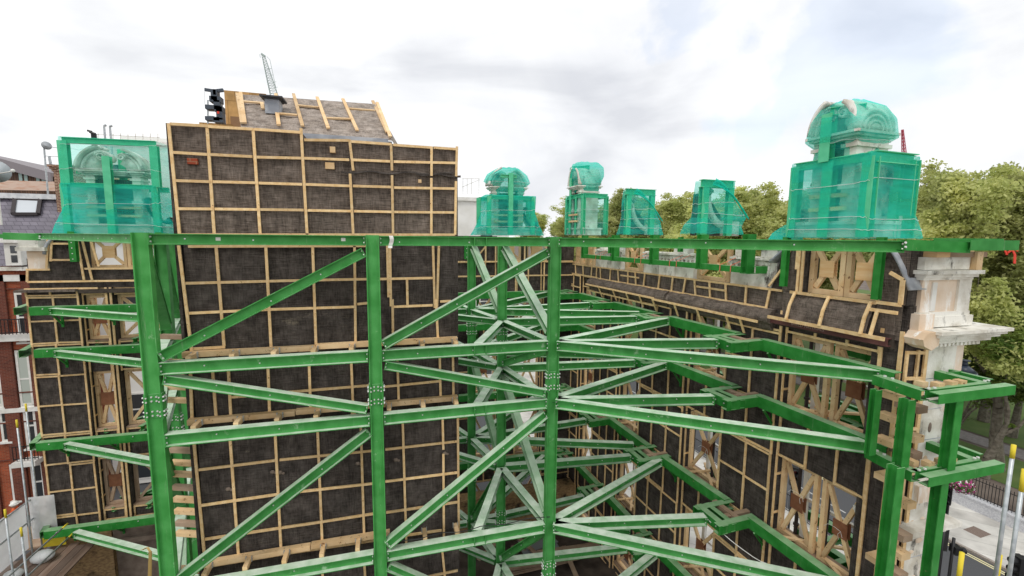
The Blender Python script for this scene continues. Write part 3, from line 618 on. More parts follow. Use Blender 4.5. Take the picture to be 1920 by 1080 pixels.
# rolled cornice
def roll(a,b,mt=HES2):
    prof=[(10.42,-1.80),(10.25,-1.83),(10.12,-1.92),(10.06,-2.04),(10.08,-2.15),(10.2,-2.2),(10.24,-2.36),(10.38,-2.42)]
    m=MB(); m.keep=1; nu=int((b-a)*10)
    def g(u,v):
        k=v*(len(prof)-1); i=min(int(k),len(prof)-2); f=k-i
        c=prof[i][0]*(1-f)+prof[i+1][0]*f; z=prof[i][1]*(1-f)+prof[i+1][1]*f; t=a+(b-a)*u
        d=.05*noise.noise(Vector((t*2.2,z*4,3)))+.03*noise.noise(Vector((t*7,z*6,1)))
        return FR(t,z+d*.6,c-abs(d))
    m.grid(g,nu,21); o=m.build('rolled_cornice',mt,rf,True)
    m=MB(); 
    for t in(a,b): m.add([FR(t,z,c) for c,z in prof]+[FR(t,-1.8,10.6),FR(t,-2.42,10.6)],[(0,1,2,3,4,5,6,7,9,8)])
    m.build('cornice_end',mt,rf)
roll(8.75,12.9); roll(13.0,18.7)
PF.bat(FR(9.0,-2.16,10.05),FR(13.6,-2.16,10.05),nR,.07); PF.bat(FR(13.5,-2.12,10.05),FR(18.7,-2.12,10.05),nR,.07)
PF.bat(FR(13.6,-2.42,10.2),FR(18.8,-2.42,10.2),nR,.06)
for t in(9.6,10.1,11.3,12.4,13.6,14.4,15.3,16.3,17.5): PF.bat(FR(t,-2.6,10.25),FR(t,-2.16,10.05),nR,.06)
# rusty lintel over the first window pair with its sloping hessian above
m=MB(); m.chan(FR(8.75,-2.06,10.28),FR(5.98,-2.06,10.28),.17,.2,ZU,nR); m.build('lintel_beam',IRON,rf)
tx=bpy.data.curves.new('lettering','FONT'); tx.body='SHIELD MATERIALS'; tx.size=.10; tx.extrude=.001; to=bpy.data.objects.new('lettering',tx); COL.objects.link(to)
bpy.context.view_layer.update(); lm=bpy.data.meshes.new_from_object(to.evaluated_get(bpy.context.evaluated_depsgraph_get())); bpy.data.objects.remove(to)
m=MB(); P0=FR(8.15,-2.095,10.178); m.add([P0-DT*v.co.x+ZU*v.co.y-DN*v.co.z for v in lm.vertices],[tuple(p.vertices) for p in lm.polygons]); m.build('painted_lettering',mat('faded_white_lettering','b49a92',.8),rf)
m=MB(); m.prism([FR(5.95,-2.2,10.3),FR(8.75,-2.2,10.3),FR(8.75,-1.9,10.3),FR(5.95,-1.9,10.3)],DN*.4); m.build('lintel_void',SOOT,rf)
def slope(u,v):
    t=6.35+(8.2-6.35)*u; return FR(t,-1.98+.68*v,10.08+.24*(v**1.6))
cloth(slope,nR,'sloping_hessian',HES2,rf,30,14,.07,1.9,4)
m=MB(); m.prism([FR(6.35,-1.98,10.12),FR(6.35,-1.98,10.4),FR(6.35,-1.3,10.4)],DT*1.85); m.build('slope_core',HES,rf)
PF.bat(FR(5.95,-1.97,10.05),FR(8.7,-1.97,10.05),nR,.08)
for t in(6.4,7.3,8.15): 
    PF.bat(FR(t,-1.95,10.02),FR(t,-1.6,10.10),nR,.065); PF.bat(FR(t,-1.6,10.10),FR(t,-1.27,10.26),nR,.065)
PF.bat(FR(5.85,-1.42,10.2),FR(6.4,-1.42,10.2),nR,.07); PF.bat(FR(6.22,-1.95,10.05),FR(6.22,-1.42,10.2),nR,.06)
PF.bat(FR(8.3,-1.28,10.28),FR(6.3,-1.28,10.28),nR,.07)
# wrapped haunches either side of the first attic window
for a,b,z1 in((8.02,8.95,.0),(5.82,6.3,-.02)):
    m=MB(); m.prism([FR(a,-1.28,10.36),FR(b,-1.28,10.36),FR(b if z1 else b-.35,z1-.02,10.36),FR(a,z1,10.36)],DN*.45); m.build('haunch_core',HES,rf)
    cl(a,b-(.35 if a>8 else 0),-1.27,z1,10.33,'haunch_hessian',HES2)
for q in((8.03,-1.28,8.03,-.05),(8.14,-1.3,8.14,-.05),(8.2,-.7,8.2,-.05),(8.95,-1.2,8.62,-.75),(8.6,-.55,8.35,-.12)): PF.bat(FR(q[0],q[1],10.29),FR(q[2],q[3],10.29),nR,.06)
PF.bat(FR(5.86,-1.25,10.26),FR(5.86,-.75,10.26),nR,.08); PF.bat(FR(5.86,-.75,10.26),FR(6.1,-.62,10.26),nR,.07); PF.bat(FR(5.84,-1.26,10.26),FR(6.3,-1.26,10.26),nR,.07)
m=MB(); m.ribbon([FR(6.18-.1*i,-.12-.13*i-.02*i*i,10.2+.02*i) for i in range(5)],DN*.5,.05); m.build('lead_haunch',STONEG,rf,True)
m=MB(); m.ribbon([FR(8.45+.13*i,-.1-.11*i,10.2) for i in range(5)],DN*.45,.05); m.build('lead_haunch',STONEG,rf,True)
# stone parapet with pierced blocks and the blocks standing on it
rs=random.Random(5)
for a,b in((8.95,10.42),(11.95,14.75),(16.3,18.5)):
    n_=max(1,int((b-a)/.75))
    for i in range(n_):
        x0=a+(b-a)*i/n_; x1=a+(b-a)*(i+1)/n_-.05
        m=MB(); m.prism([FR(x0,-1.28,10.38),FR(x1,-1.28,10.38),FR(x1,-.82,10.38),FR(x0,-.82,10.38)],DN*.3); m.build('parapet_block',STONE,rf)
    m=MB(); k=int((b-a)/.19)
    for i in range(k+1):
        x=a+(b-a)*i/k; m.prism([FR(x-.04,-.82,10.4),FR(x+.04,-.82,10.4),FR(x+.04,-.66,10.4),FR(x-.04,-.66,10.4)],DN*.26)
        m.prism([FR(x-.095,-.66,10.4),FR(x+.095,-.66,10.4),FR(x+.095,-.58,10.4),FR(x-.095,-.58,10.4)],DN*.26)
    m.build('pierced_balustrade',STONE,rf)
    m=MB(); m.prism([FR(a,-.58,10.42),FR(b,-.58,10.42),FR(b,-.53,10.42),FR(a,-.53,10.42)],DN*.2); m.prism([FR(a,-.53,10.34),FR(b,-.53,10.34),FR(b,-.47,10.34),FR(a,-.47,10.34)],DN*.4); m.prism([FR(a+.02,-.47,10.44),FR(b-.02,-.47,10.44),FR(b-.02,-.44,10.44),FR(a+.02,-.44,10.44)],DN*.2); m.build('coping',STONE,rf)
for t,h,w_ in((9.15,.36,.5),(12.75,.42,.55),(10.15,.45,.3),(16.7,.35,.5),(18.0,.4,.4)):
    m=MB(); m.prism([FR(t-w_/2,-.44,10.42),FR(t+w_/2,-.44,10.42),FR(t+w_/2,-.44+h*.6,10.42),FR(t-w_/2,-.44+h*.6,10.42)],DN*.4); m.prism([FR(t-w_/2-.04,-.44+h*.6,10.38),FR(t+w_/2+.04,-.44+h*.6,10.38),FR(t+w_/2+.04,-.44+h,10.38),FR(t-w_/2-.04,-.44+h,10.38)],DN*.48); m.build('coping_block',STONE,rf)
m=MB(); m.prism([FR(8.7,-1.28,10.42),FR(9.25,-1.28,10.42),FR(9.25,-.5,10.42),FR(8.95,-.5,10.42)],DN*.35); m.build('stained_block',STONE,rf)
PF.done()
# window braces
GR_='timber braces in the window openings of the right hand facade'
ordt=['nearest','second nearest','third nearest','farthest']; ords=['top','second','third','lowest']
braces=[(6.32,7.30),(7.42,8.42)],[(10.42,11.95)],[(14.68,16.12)],[(18.4,19.7)]
for bi,bs in enumerate(braces):
    for ri,(z0,z1) in enumerate(rowsR):
        for k,(a,b) in enumerate(bs):
            side=(' right half,' if k==0 else ' left half,') if len(bs)>1 else ''
            wbrace(FR,a,b,z0+.06,z1-.02,10.66,GUS,'timber X brace with brown gusset, %s right-hand bay,%s %s full storey'%(ordt[bi],side,ords[ri]),GR_,nR)
GA='timber braces in the attic openings of the right hand facade'
for a,b,lb in((6.34,7.12,'right one of the pair in the nearest attic window'),(7.14,7.98,'left one of the pair in the nearest attic window'),(10.5,11.85,'in the attic opening between two stone parapets'),(14.95,16.1,'in the attic opening behind the low green rail'),(18.75,19.35,'nearest of three narrow ones in the far attic'),(19.4,20.0,'middle of three narrow ones in the far attic'),(20.05,20.65,'farthest of three narrow ones in the far attic')):
    wbrace(FR,a,b,-1.26,-.04,10.5,PLY,'pale X brace with plywood plate, '+lb,GA,nR,gs=.17,w=.115)
# props, loose timbers and floor steels seen in the openings
PP='black props standing in the right hand window openings'
k=0
for bi,(t_,zz) in enumerate(((6.6,0),(7.36,0),(8.15,0),(11.2,0),(10.7,0),(15.6,0))):
    for ri in(0,1):
        z0,z1=rowsR[ri]; m=MB(); m.tube(FR(t_,z0-.2,10.95),FR(t_,z1,10.95),.045,8); m.tube(FR(t_,z0+.3,10.95),FR(t_,z0+.36,10.95),.07,8)
        tag(m.build('steel_prop',mat('prop_dark',(.04,.03,.03),.6)),'dark steel prop, %s bay of right facade, %s full storey, %s'%(['nearest','nearest','nearest','second','second','third'][bi],ords[ri],['by the stone pier','in the middle','on the far side','near side','far side','alone'][bi]),'steel prop',PP)
for ri,(z0,z1) in enumerate(rowsR[:3]):
    for a,b in((6.3,8.45),(10.4,11.9),(14.7,16.1)):
        m=MB(); z=z0-.12
        m.ibeam(FR(a,z,11.35),FR(b,z,11.35),.25,.2); m.ibeam(FR((a+b)/2-.3,z+.02,10.9),FR((a+b)/2-.3,z+.02,12.3),.2,.15); m.ibeam(FR((a+b)/2+.4,z+.02,10.9),FR((a+b)/2+.4,z+.02,12.3),.2,.15); m.chan(FR(a-.3,z,12.4),FR(b+.4,z,12.4),.26,.18,ZU,nR)
        tag(m.build('outer_waling',GREEN2),'green outer waling steel beyond the %s opening of the %s full storey, right facade'%({6.3:'nearest',10.4:'second',14.7:'third'}[a],ords[ri]),'steel beam','outer steels beyond the right hand openings')
        m=MB(); m.bar(FR(a+.2,z0+.12,10.4),FR(b-.1,z0+.18,11.2),.09,.05); m.bar(FR(b-.3,z0+.1,10.35),FR(a+.6,z0+.3,11.5),.1,.05)
        tag(m.build('loose_timber',WOOD),'loose pale timbers lying across the sill of the %s opening, %s full storey, right facade'%({6.3:'nearest',10.4:'second',14.7:'third'}[a],ords[ri]),'timber','loose timbers on the sills')
        m=MB(); m.prism([FR(b-.5,z0+.05,10.98),FR(b-.38,z0+.05,10.98),FR(b-.38,z1,10.98),FR(b-.5,z1,10.98)],DN*.1); m.prism([FR(a+.35,z0+.05,10.98),FR(a+.45,z0+.05,10.98),FR(a+.45,z1,10.98),FR(a+.35,z1,10.98)],DN*.1); m.prism([FR(a+.45,(z0+z1)/2,10.99),FR(b-.5,(z0+z1)/2,10.99),FR(b-.5,(z0+z1)/2+.07,10.99),FR(a+.45,(z0+z1)/2+.07,10.99)],DN*.08)
        tag(m.build('window_frame',WHITE),'old white sash frame left in the %s opening, %s full storey, right facade'%({6.3:'nearest',10.4:'second',14.7:'third'}[a],ords[ri]),'window frame','old white sash frames')
# ---------------------------------------------------------------- white stone pier
PSC[0]=1.087
sp=thing('stone_pier',(0,0,0),'weathered white stone pier with cream render and broad cornice at the cut facade end','stone pier')
def st(name,lst,mt,par=sp):
    m=MB()
    for i,(x0,x1,y0,z0,z1) in enumerate(lst): m.abox(x0,x1,y0,6.42+.003*i,z0,z1)
    return m.build(name,mt,par)
st('cap',[(9.42,10.62,5.74,-.50,-.27)],STONE); st('cap_moulding',[(9.32,10.85,5.62,-.58,-.51),(9.38,10.8,5.68,-.64,-.58),(9.42,10.75,5.73,-.69,-.64)],STONE)
st('shaft',[(9.5,10.72,5.79,-1.3,-.69)],STONEC)
m=MB(); m.abox(9.74,9.86,5.765,5.79,-1.28,-.74); m.build('white_strip',WHITE,sp)
m=MB(); m.abox(10.42,10.76,5.75,6.40,-1.3,-.69); m.build('corner_stone',STONE,sp)
st('plinth',[(9.40,10.86,5.72,-1.58,-1.38),(9.44,10.8,5.75,-1.38,-1.30)],STONE)
m=MB(); m.abox(9.36,9.75,5.69,6.3,-1.62,-1.32); m.build('cut_face',STONEC,sp)
m=MB(); 
for i,(x0,x1,y0,z0,z1) in enumerate([(9.5,11.45,5.40,-1.66,-1.60),(9.53,11.4,5.46,-1.72,-1.665),(9.57,11.32,5.52,-1.78,-1.725),(9.62,11.2,5.59,-1.86,-1.785),(9.66,11.05,5.67,-1.95,-1.865)]): m.abox(x0,x1,y0,6.6+.01*i,z0,z1)
for i in range(11): m.abox(9.74+.11*i,9.80+.11*i,5.61,5.668,-1.93,-1.87)
m.build('cornice',STONE,sp)
rq=random.Random(4)
for k in range(16):
    m=MB(); x=rq.uniform(9.9,10.55); z=rq.uniform(-8,-2.1); m.ball((x,5.782,z),rq.uniform(.03,.11),.012,rq.uniform(.04,.16),9,6); m.build('spalled_patch',STONEC if k%3 else MASON,sp,True)
for k in range(9):
    m=MB(); z=-2.6-.62*k; m.abox(9.87,10.61,5.774,5.782,z,z+.012); m.build('mortar_joint',STONEG,sp)
m=MB(); m.prism([(9.2,5.5,-1.74),(9.32,5.5,-1.62),(9.62,5.5,-1.60),(9.62,5.5,-1.86),(9.45,5.5,-1.95),(9.25,5.5,-1.86)],(0,.32,0)); m.build('broken_cornice_end',STONEC,sp)
m=MB(); m.abox(9.86,10.62,5.78,6.44,G,-1.95); m.build('lower_shaft',STONE,sp)
m=MB(); m.abox(10.62,10.86,5.80,6.45,-2.55,-1.95); m.build('cream_return',STONEC,sp)
m=MB(); m.abox(10.62,10.84,5.84,6.46,G,-2.56); m.build('brick_return',RBRICK,sp)
m=MB(); 
for i,(x0,x1,y0,z0,z1) in enumerate([(9.35,10.9,5.5,-5.62,-5.52),(9.42,10.8,5.58,-5.7,-5.625),(9.5,10.75,5.66,-5.8,-5.705)]): m.abox(x0,x1,y0,6.5+.01*i,z0,z1)
m.build('string_course',STONE,sp)
m=MB(); m.abox(9.9,10.5,5.7,5.779,-5.1,-4.75); m.build('weathered_block',STONEC,sp)
# wrapped cheek of the pier with its battens
ck=thing('wrapped_pier_cheek',(0,0,0),'narrow dark hessian cheek framed by thick pale battens, left of the stone pier','wrapped panel')
m=MB(); m.abox(9.28,9.856,5.86,6.4,G,-2.0); m.build('cheek_core',HES,ck)
cloth(lambda u,v:(9.28+.575*u,5.84,G+(-2.0-G)*v),-YU,'cheek_hessian',HES,ck,14,200,.03,1.8,8)
PC=Panels(ck)
for x in(9.31,9.60,9.80): PC.bat((x,5.81,G),(x,5.81,-2.02),nY,.08 if x>9.7 else .06)
z=-2.05
while z>G: PC.bat((9.34,5.81,z),(9.77,5.81,z-.03),nY,.06); z-=random.choice((.7,.85,.5))
PC.done()
PSC[0]=1.0
for k,(z) in enumerate((-4.75,-6.55,-7.2,-8.2,-8.9)):
    m=MB(); m.abox(9.55,9.98,6.08,6.3,z-.075,z+.055); m.cm=1; m.abox(9.66,9.76,6.06,6.08,z-.08,z+.06); m.bolts([(9.88,6.08,z)],-YU,.03,.025)
    tag(m.build('timber_block',[WOOD,GALV]),'bolted pine block with metal strap on the dark pier cheek, '+ORDS[k],'timber','pine blocks bolted to the dark cheek')
for k,z in enumerate((-3.25,-3.85,-4.2,-5.25,-5.95,-6.35,-6.8,-7.25,-7.7,-8.3,-9)):
    m=MB(); m.abox(9.88,10.14,5.85,6.28,z-.08,z+.06); tag(m.build('timber_block',WOOD if k%2 else WOODG),'pine block between green post and white stone face, '+ORDS[k],'timber','pine blocks wedged at the white stone face')
for k,z in enumerate((-3.0,-3.45,-3.95)):
    m=MB(); m.abox(9.42,9.66,5.95,6.3,z-.07,z+.05); tag(m.build('timber_block',WOOD),'pine block behind the short posts between the ring beams, '+ORDS[k],'timber','pine blocks between the two ring beams')
PSC[0]=1.087; m=MB(); m.abox(9.55,9.9,5.65,6.1,-.268,-.17); m.abox(9.6,9.95,5.62,6.1,-.168,-.12); tag(m.build('timber_block',PLY),'orange timber blocks stacked under the top beam on the pier cap, left end','timber')
PSC[0]=1.087; m=MB(); m.abox(9.92,11.0,5.7,5.9,-.265,-.17); tag(m.build('timber_plank',WOODG),'grey timber plank lying on the pier cap under the top beam','timber')
PSC[0]=1.087; m=MB(); m.abox(10.64,10.8,5.65,6.0,-.505,-.17); m.abox(10.7,11.0,5.9,6.1,-.165,-.13); tag(m.build('timber_block',WOOD),'upright pine block standing at the right end of the pier cap','timber')
PSC[0]=1.087; m=MB(); m.ribbon([Vector((11.05,5.55,-.02)),Vector((11.08,5.52,-.12)),Vector((11.12,5.5,-.22))],(.05,0,0),.01); m.ribbon([Vector((11.25,5.5,-.12)),Vector((11.3,5.48,-.22)),Vector((11.28,5.46,-.38))],(.06,0,0),.012); m.ribbon([Vector((11.15,5.5,-.2)),Vector((11.3,5.49,-.12)),Vector((11.4,5.48,-.16))],(0,0,.04),.012)
tag(m.build('ratchet_strap',RED),'red ratchet strap dangling from the end of the top beam beside the pier cap','strap')
PSC[0]=1.0
# ---------------------------------------------------------------- back facade, right part
def FB(s,z,c): return Vector((s,21.3+(c-10.38),z))
rowsB=[(-4.35,-2.75),(-7.9,-5.4),(-11.3,-9.0),(-14.6,-12.6)]
bf=thing('brick_facade',(5.5,21.5,G),'far facade closing the court behind the green columns, lined with dark hessian','building facade','retained facades')
PB=Panels(bf)
facade(bf,FB,-YU,[(1.0,3.9),(5.2,6.2),(7.6,9.4)],rowsB,[(3.9,5.2),(6.2,7.6)],PB,-1.14,G,seed=8,ds=.85,dz=1.3)
for a,b in((2.0,5.2),(6.5,6.75),(7.9,9.3)):
    m=MB(); m.abox(a,b,21.33,21.8,-1.138,.1); m.build('attic_core',HES,bf)
    cloth(lambda u,v:(a+(b-a)*u,21.3,-1.13+1.23*v),-YU,'attic_hessian',HES,bf,12,10,.03,2,a)
for q in((2.2,-1.14,9.2,-1.14),(2.2,-1.85,9.2,-1.85),(5.1,-1.14,5.1,0),(4.6,-1.14,4.6,0),(6.6,-1.14,6.6,0),(8.2,-1.14,8.2,0),(4.0,-1.14,4.6,-.4),(5.3,-1.8,5.3,-1.16),(8.3,-1.8,8.3,-1.16)): PB.bat((q[0],21.24,q[1]),(q[2],21.24,q[3]),nY,.07)
PB.done()
GB='timber braces in the openings of the far facade'
for a,b,lb in((5.22,6.48,'left one below the middle netted gable'),(6.77,7.88,'right one below the middle netted gable')): wbrace(FB,a,b,-1.12,.0,10.6,PLY,'orange X brace in the far facade attic, '+lb,GB,-YU,gs=.28)
for bi,(a,b) in enumerate(((4.0,5.15),(6.3,7.5))):
    for ri,(z0,z1) in enumerate(rowsB): wbrace(FB,a,b,z0+.06,z1-.02,10.66,GUS,'timber X brace in the far facade, %s window, %s full storey'%(('left','right')[bi],ords[ri]),GB,-YU)
def wale_back(l,x0,x1,y,label):
    m=MB(); seg(m,Vector((x0,y,ZL[l])),Vector((x1,y,ZL[l])),.30,.26,-YU)
    m.cm=1; 
    x=x0+.4
    while x<x1: m.bolts([(x,y-.13,ZL[l]+.08)],-YU,.02,.02); x+=1.3
    m.cm=0
    root=thing('steel_wale',(x0,y,ZL[l]),label,'steel beam','steel wales clamped along the facades'); m.build('wale_beam',[GREEN2,BOLT],root)
    for x in ([x0+.6,x0+2.2,x1-.6]):
        m=MB(); m.bar((x,y,ZL[l]-.16),(x,y+.5,ZL[l]-.16),.06,.05); m.bar((x,y-.02,ZL[l]-.17),(x,y+.45,ZL[l]-.6),.05,.05); m.bar((x,y+.45,ZL[l]-.14),(x,y+.45,ZL[l]-.7),.07,.05,YU); m.build('bracket',GREEN2,root)
    return root
for l,nm in((2,'uppermost'),(3,'second from top'),(4,'third from top'),(5,'lowest')): wale_back(l,2.0,8.9,20.85,'green wale on the far facade behind the green columns, '+nm)
# ---------------------------------------------------------------- back facade, left part
def FL(s,z,c): return Vector((s,20.35+(c-10.38),z))
lf=thing('brick_facade',(-11,20.6,G),'left hand facade wrapped in dark hessian with four green wales, left of the wrapped wall','building facade','retained facades')
PL=Panels(lf)
rowsL=[(-4.1,-2.3),(-7.65,-5.3),(-10.95,-8.85)]
facade(lf,FL,-YU,[(-12.85,-11.22),(-10.42,-10.2),(-8.4,-5.5)],rowsL,[(-11.22,-10.42),(-10.2,-8.4)],PL,-2.0,-11.45,seed=11,ds=.95,dz=1.15)
for a,b,z0,z1 in((-12.7,-11.95,-2.0,-.9),(-11.95,-10.95,-2.0,-.05),(-10.95,-8.4,-2.0,-1.28),(-8.4,-5.5,-2.0,.0)):
    m=MB(); m.abox(a+.001,b-.001,20.38,20.85,z0+.003,z1); m.build('attic_core',HES,lf)
    cloth(lambda u,v:(a+(b-a)*u,20.34,z0+(z1-z0)*v),-YU,'attic_hessian',HES,lf,14,14,.035,2,a)
for q in((-12.7,-1.3,-12.0,-1.3),(-12.7,-1.75,-8.5,-1.75),(-12.1,-1.3,-11.95,-.1),(-11.95,-.95,-11.0,-.95),(-11.9,-.35,-11.1,-.35),(-11.95,-1.0,-11.85,-.2),(-11.0,-1.7,-11.1,-.1),(-10.75,-1.7,-10.95,-.1),(-10.95,-1.28,-8.5,-1.28),(-10.7,-.1,-10.5,-1.2),(-9.3,-1.7,-9.3,-1.3),(-12.7,-1.75,-12.65,-1.3),(-12.8,-2.02,-10.6,-2.02)): PL.bat((q[0],20.28,q[1]),(q[2],20.28,q[3]),nY,.07)
PL.done()
m=MB(); m.ribbon([Vector((-12.05+.75*(1-math.cos(i*.26))*1.0,20.2,-.75+.72*math.sin(i*.26))) for i in range(7)],(0,.5,0),.09); m.build('arched_hood',STONEG,lf,True)
m=MB(); m.abox(-12.62,-12.05,20.25,20.8,-1.29,-.62); m.build('stone_block',STONEC,lf)
m=MB(); m.abox(-12.85,-12.0,20.1,20.85,-.62,-.48); m.abox(-12.78,-12.2,20.15,20.8,-.48,-.22); m.build('stone_cap',STONE,lf)
m=MB(); m.abox(-13.0,-11.2,20.05,20.5,-2.12,-2.03); m.build('wrapped_ledge',HES2,lf)
m=MB(); m.abox(-11.2,-6,20.2,20.36,-2.2,-2.05); m.build('old_lintel',SOOT,lf)
# masonry below the lowest wale
m=MB(); m.abox(-12.7,-11.0,20.4,21.2,G,-11.47); m.build('rubble_pier',BRK,lf)
m=MB(); m.abox(-11.0,-5.0,20.6,21.2,G,-11.47); m.build('masonry_wall',MASON,lf)
m=MB(); m.abox(-11.0,-5.0,20.1,20.6,-12.35,-12.15); m.abox(-10.9,-8.9,20.3,20.6,-12.15,-11.6); m.build('ledge',MASON,lf)
GL='timber braces in the openings of the left hand facade'
for a,b,lb in((-10.85,-9.72,'left one'),(-9.70,-8.5,'right one')): wbrace(FL,a,b,-1.26,-.06,10.6,PLY,'orange timber X brace in the attic under the left netted gable, '+lb,GL,-YU,gs=.2)
for bi,(a,b) in enumerate(((-11.18,-10.44),(-10.18,-8.5))):
    for ri,(z0,z1) in enumerate(rowsL): wbrace(FL,a,b,z0+.06,z1-.02,10.7,GUS,'timber X brace in the %s opening of the left facade, %s full storey'%(('narrow left','wide right')[bi],ords[ri]),GL,-YU,gs=.22,w=.11,mt=WOODG if ri==2 else WOOD)
for ri,(z0,z1) in enumerate(rowsL):
    m=MB(); z=z0-.15
    for x in(-9.6,-9.0): m.ibeam((x,20.2,z+.15),(x+.3,22.0,z+.15),.2,.18)
    m.ibeam((-11.1,21.4,z),(-8.3,21.4,z),.22,.18); m.ibeam((-10.9,20.4,z+.1),(-10.0,21.6,z+.1),.18,.15)
    tag(m.build('outer_waling',GREEN2),'green outer steels beyond the left facade opening, %s full storey'%ords[ri],'steel beam','outer steels beyond the left hand openings')
    m=MB(); m.tube((-9.3,20.75,z0-.1),(-9.3,20.75,z1),.06,8); tag(m.build('steel_prop',mat('prop_dark','2a2422',.6)),'dark round steel prop in the left facade opening, %s full storey'%ords[ri],'steel prop','props standing in the left hand openings')
wale_back(2,-12.35,-6.6,19.75,'green wale on the left facade, uppermost of four'); wale_back(3,-12.35,-6.6,19.75,'green wale on the left facade, second from top'); wale_back(4,-12.6,-6.6,19.75,'green wale on the left facade, third from top'); wale_back(5,-12.7,-6.6,19.8,'green wale on the left facade just above the rough masonry')
for l in(2,3,4,5):
    m=MB(); m.chan(Vector((-12.75,19.75,ZL[l])),Vector((-13.1,20.9,ZL[l])),.26,.2,ZU,Vector((-1,0,0))); tag(m.build('wale_end',GREEN2),'short green end steel at the left edge of the left facade, level %s from top'%['','','one','two','three','four'][l],'steel beam','end steels at the left corner')
m=MB(); m.ribbon([PY(264,1032,15.2),PY(274,1027,15.1),PY(279,1034,15.0),PY(277,1090,15.0)],(0,.0,.0001)if 0 else (.07,0,0),.01); m.ribbon([PY(281,1034,15.2),PY(280,1090,15.2)],(.06,0,0),.01); tag(m.build('lifting_sling',mat('sling_tan','b79a5e',.8)),'tan webbing sling looped over the lowest left green strut','strap')
# ================================================================ GABLES, THEIR STEEL FRAMES AND NETS
def scroll(m,F,u0,u1,z0,z1,v0,dv,flip=1,th=.12):
    pts=[]
    for i in range(17):
        k=i/16; u=u0+(u1-u0)*(k**1.8); z=z1+(z0-z1)*(math.sin(k*math.pi/2)**.8)
        pts.append(F(u,v0,z))
    m.ribbon(pts,F(u0,v0+dv,z0)-F(u0,v0,z0),th)
    c=(u1-(u1-u0)*.1,z0+.16)
    for cu,cz,r in((u0+(u1-u0)*.12,z1-.02,.15),(u1-(u1-u0)*.08,z0+.14,.17)):
        q=[F(cu+r*(1-a/26)*math.cos(a*.5),v0,cz+r*(1-a/26)*math.sin(a*.5)) for a in range(22)]
        m.ribbon(q,F(u0,v0+dv*.97,z0)-F(u0,v0,z0),.04)
def gable(F,label,W,D,z0,H,full=True,side=(1,1),loc=None,arch2=False,eh=.70,rs_=.28):
    """F(u,v,z): u along, v depth.  Broken segmental pediment on pilasters with scrolled sides"""
    root=thing('stone_gable',F(0,0,z0),label,'stone gable','stone gables on top of the facades')
    V=lambda v:F(0,v,0)-F(0,0,0)
    def bx(name,u0,u1,v0,v1,a,b,mt=STONE):
        m=MB(); m.prism([F(u0,v0,a),F(u1,v0,a),F(u1,v0,b),F(u0,v0,b)],V(v1-v0)); return m.build(name,mt,root)
    w=W/2; he=z0+H*eh
    bx('base',-w*.98,w*.98,0,D,z0,z0+.28); bx('base_moulding',-w*1.02,w*1.02,-.05,D+.05,z0+.281,z0+.36)
    if full or True:
        for s in side: 
            s_=1 if s>0 else -1
        for s_ in(-1,1):
            bx('pilaster',s_*w*.42-.13,s_*w*.42+.13,0,D,z0+.361,he)
            bx('pilaster_cap',s_*w*.42-.18,s_*w*.42+.18,-.05,D+.05,he-.16,he-.08)
            bx('pilaster_foot',s_*w*.42-.18,s_*w*.42+.18,-.05,D+.05,z0+H*.36,z0+H*.40)
        m=MB(); m.prism([F(-w*.40,.08,z0+.362),F(w*.40,.08,z0+.362),F(w*.40,.08,he-.12),F(-w*.40,.08,he-.12)],V(D-.16)); m.build('wrapped_panel',HES,root)
    for k,(e,dz) in enumerate(((.0,.07),(.07,.05),(.13,.05))):
        bx('entablature',-w*.56-e,w*.56+e,-.04-e,D+.04+e,he+.061*k,he+.061*k+.055)
    zc=he+.18; R_=w*.62; rise=H*rs_
    for s_ in(-1,1):
        pts=[]; pts2=[]
        for i in range(15):
            a=math.pi*(.02+.36*i/14); pts.append(F(s_*R_*math.cos(a),-.12,zc+rise*math.sin(a)*1.05)); pts2.append(F(s_*R_*.86*math.cos(a),-.02,zc+rise*.84*math.sin(a)*1.05))
        m=MB(); m.ribbon(pts,V(D+.24),.09); m.ribbon(pts2,V(D+.04),.07)
        q=[F(s_*(R_*.30+.16*(1-a/30)*math.cos(a*.5)),-.06,zc+rise*.60+.16*(1-a/30)*math.sin(a*.5)) for a in range(26)]
        m.ribbon(q,V(D+.1),.05)
        A_=[math.pi*(.02+.31*i/8) for i in range(9)]
        m.prism([F(s_*R_*.85*math.cos(a),.05,zc+rise*.84*math.sin(a)) for a in A_]+[F(s_*R_*.42*math.cos(a),.05,zc+rise*.36*math.sin(a)) for a in A_[::-1]],V(D-.1))
        m.build('pediment_arch',STONE,root,True)
    if arch2:
        m=MB()
        for rr,tt in((.52,.08),(.38,.06),(.25,.05)):
            pts=[F(-w*.62+0*i,D/2+rr*math.cos(math.pi*i/14),zc+rr*.95*math.sin(math.pi*i/14)) for i in range(15)]
            m.ribbon(pts,F(w*.3,0,0)-F(0,0,0),tt)
        m.build('side_arch',STONE,root,True)
    m=MB()
    for s_ in side: scroll(m,F,s_*w*.52,s_*w*1.02,z0+.36,z0+H*.42,D*.2,D*.6)
    if arch2: 
        F2=lambda u,v,z:F(v,u,z); scroll(m,F2,D*.85,D+.4,z0+.42,z0+H*.55,-w*.85,w*.75,th=.2)
    m.build('scroll',STONE,root,True)
    for zz in(z0+H*.2,z0+H*.3):
        m=MB(); m.prism([F(-w*.5,-.12,zz),F(w*.5,-.12,zz),F(w*.5,-.12,zz+.09),F(-w*.5,-.12,zz+.09)],V(.08)); m.build('timber_rail',WOOD,root)
    return root
GF=mat('green_gable_steel',(.09,.55,.29),.45,(.12,.62,.34),4,6)
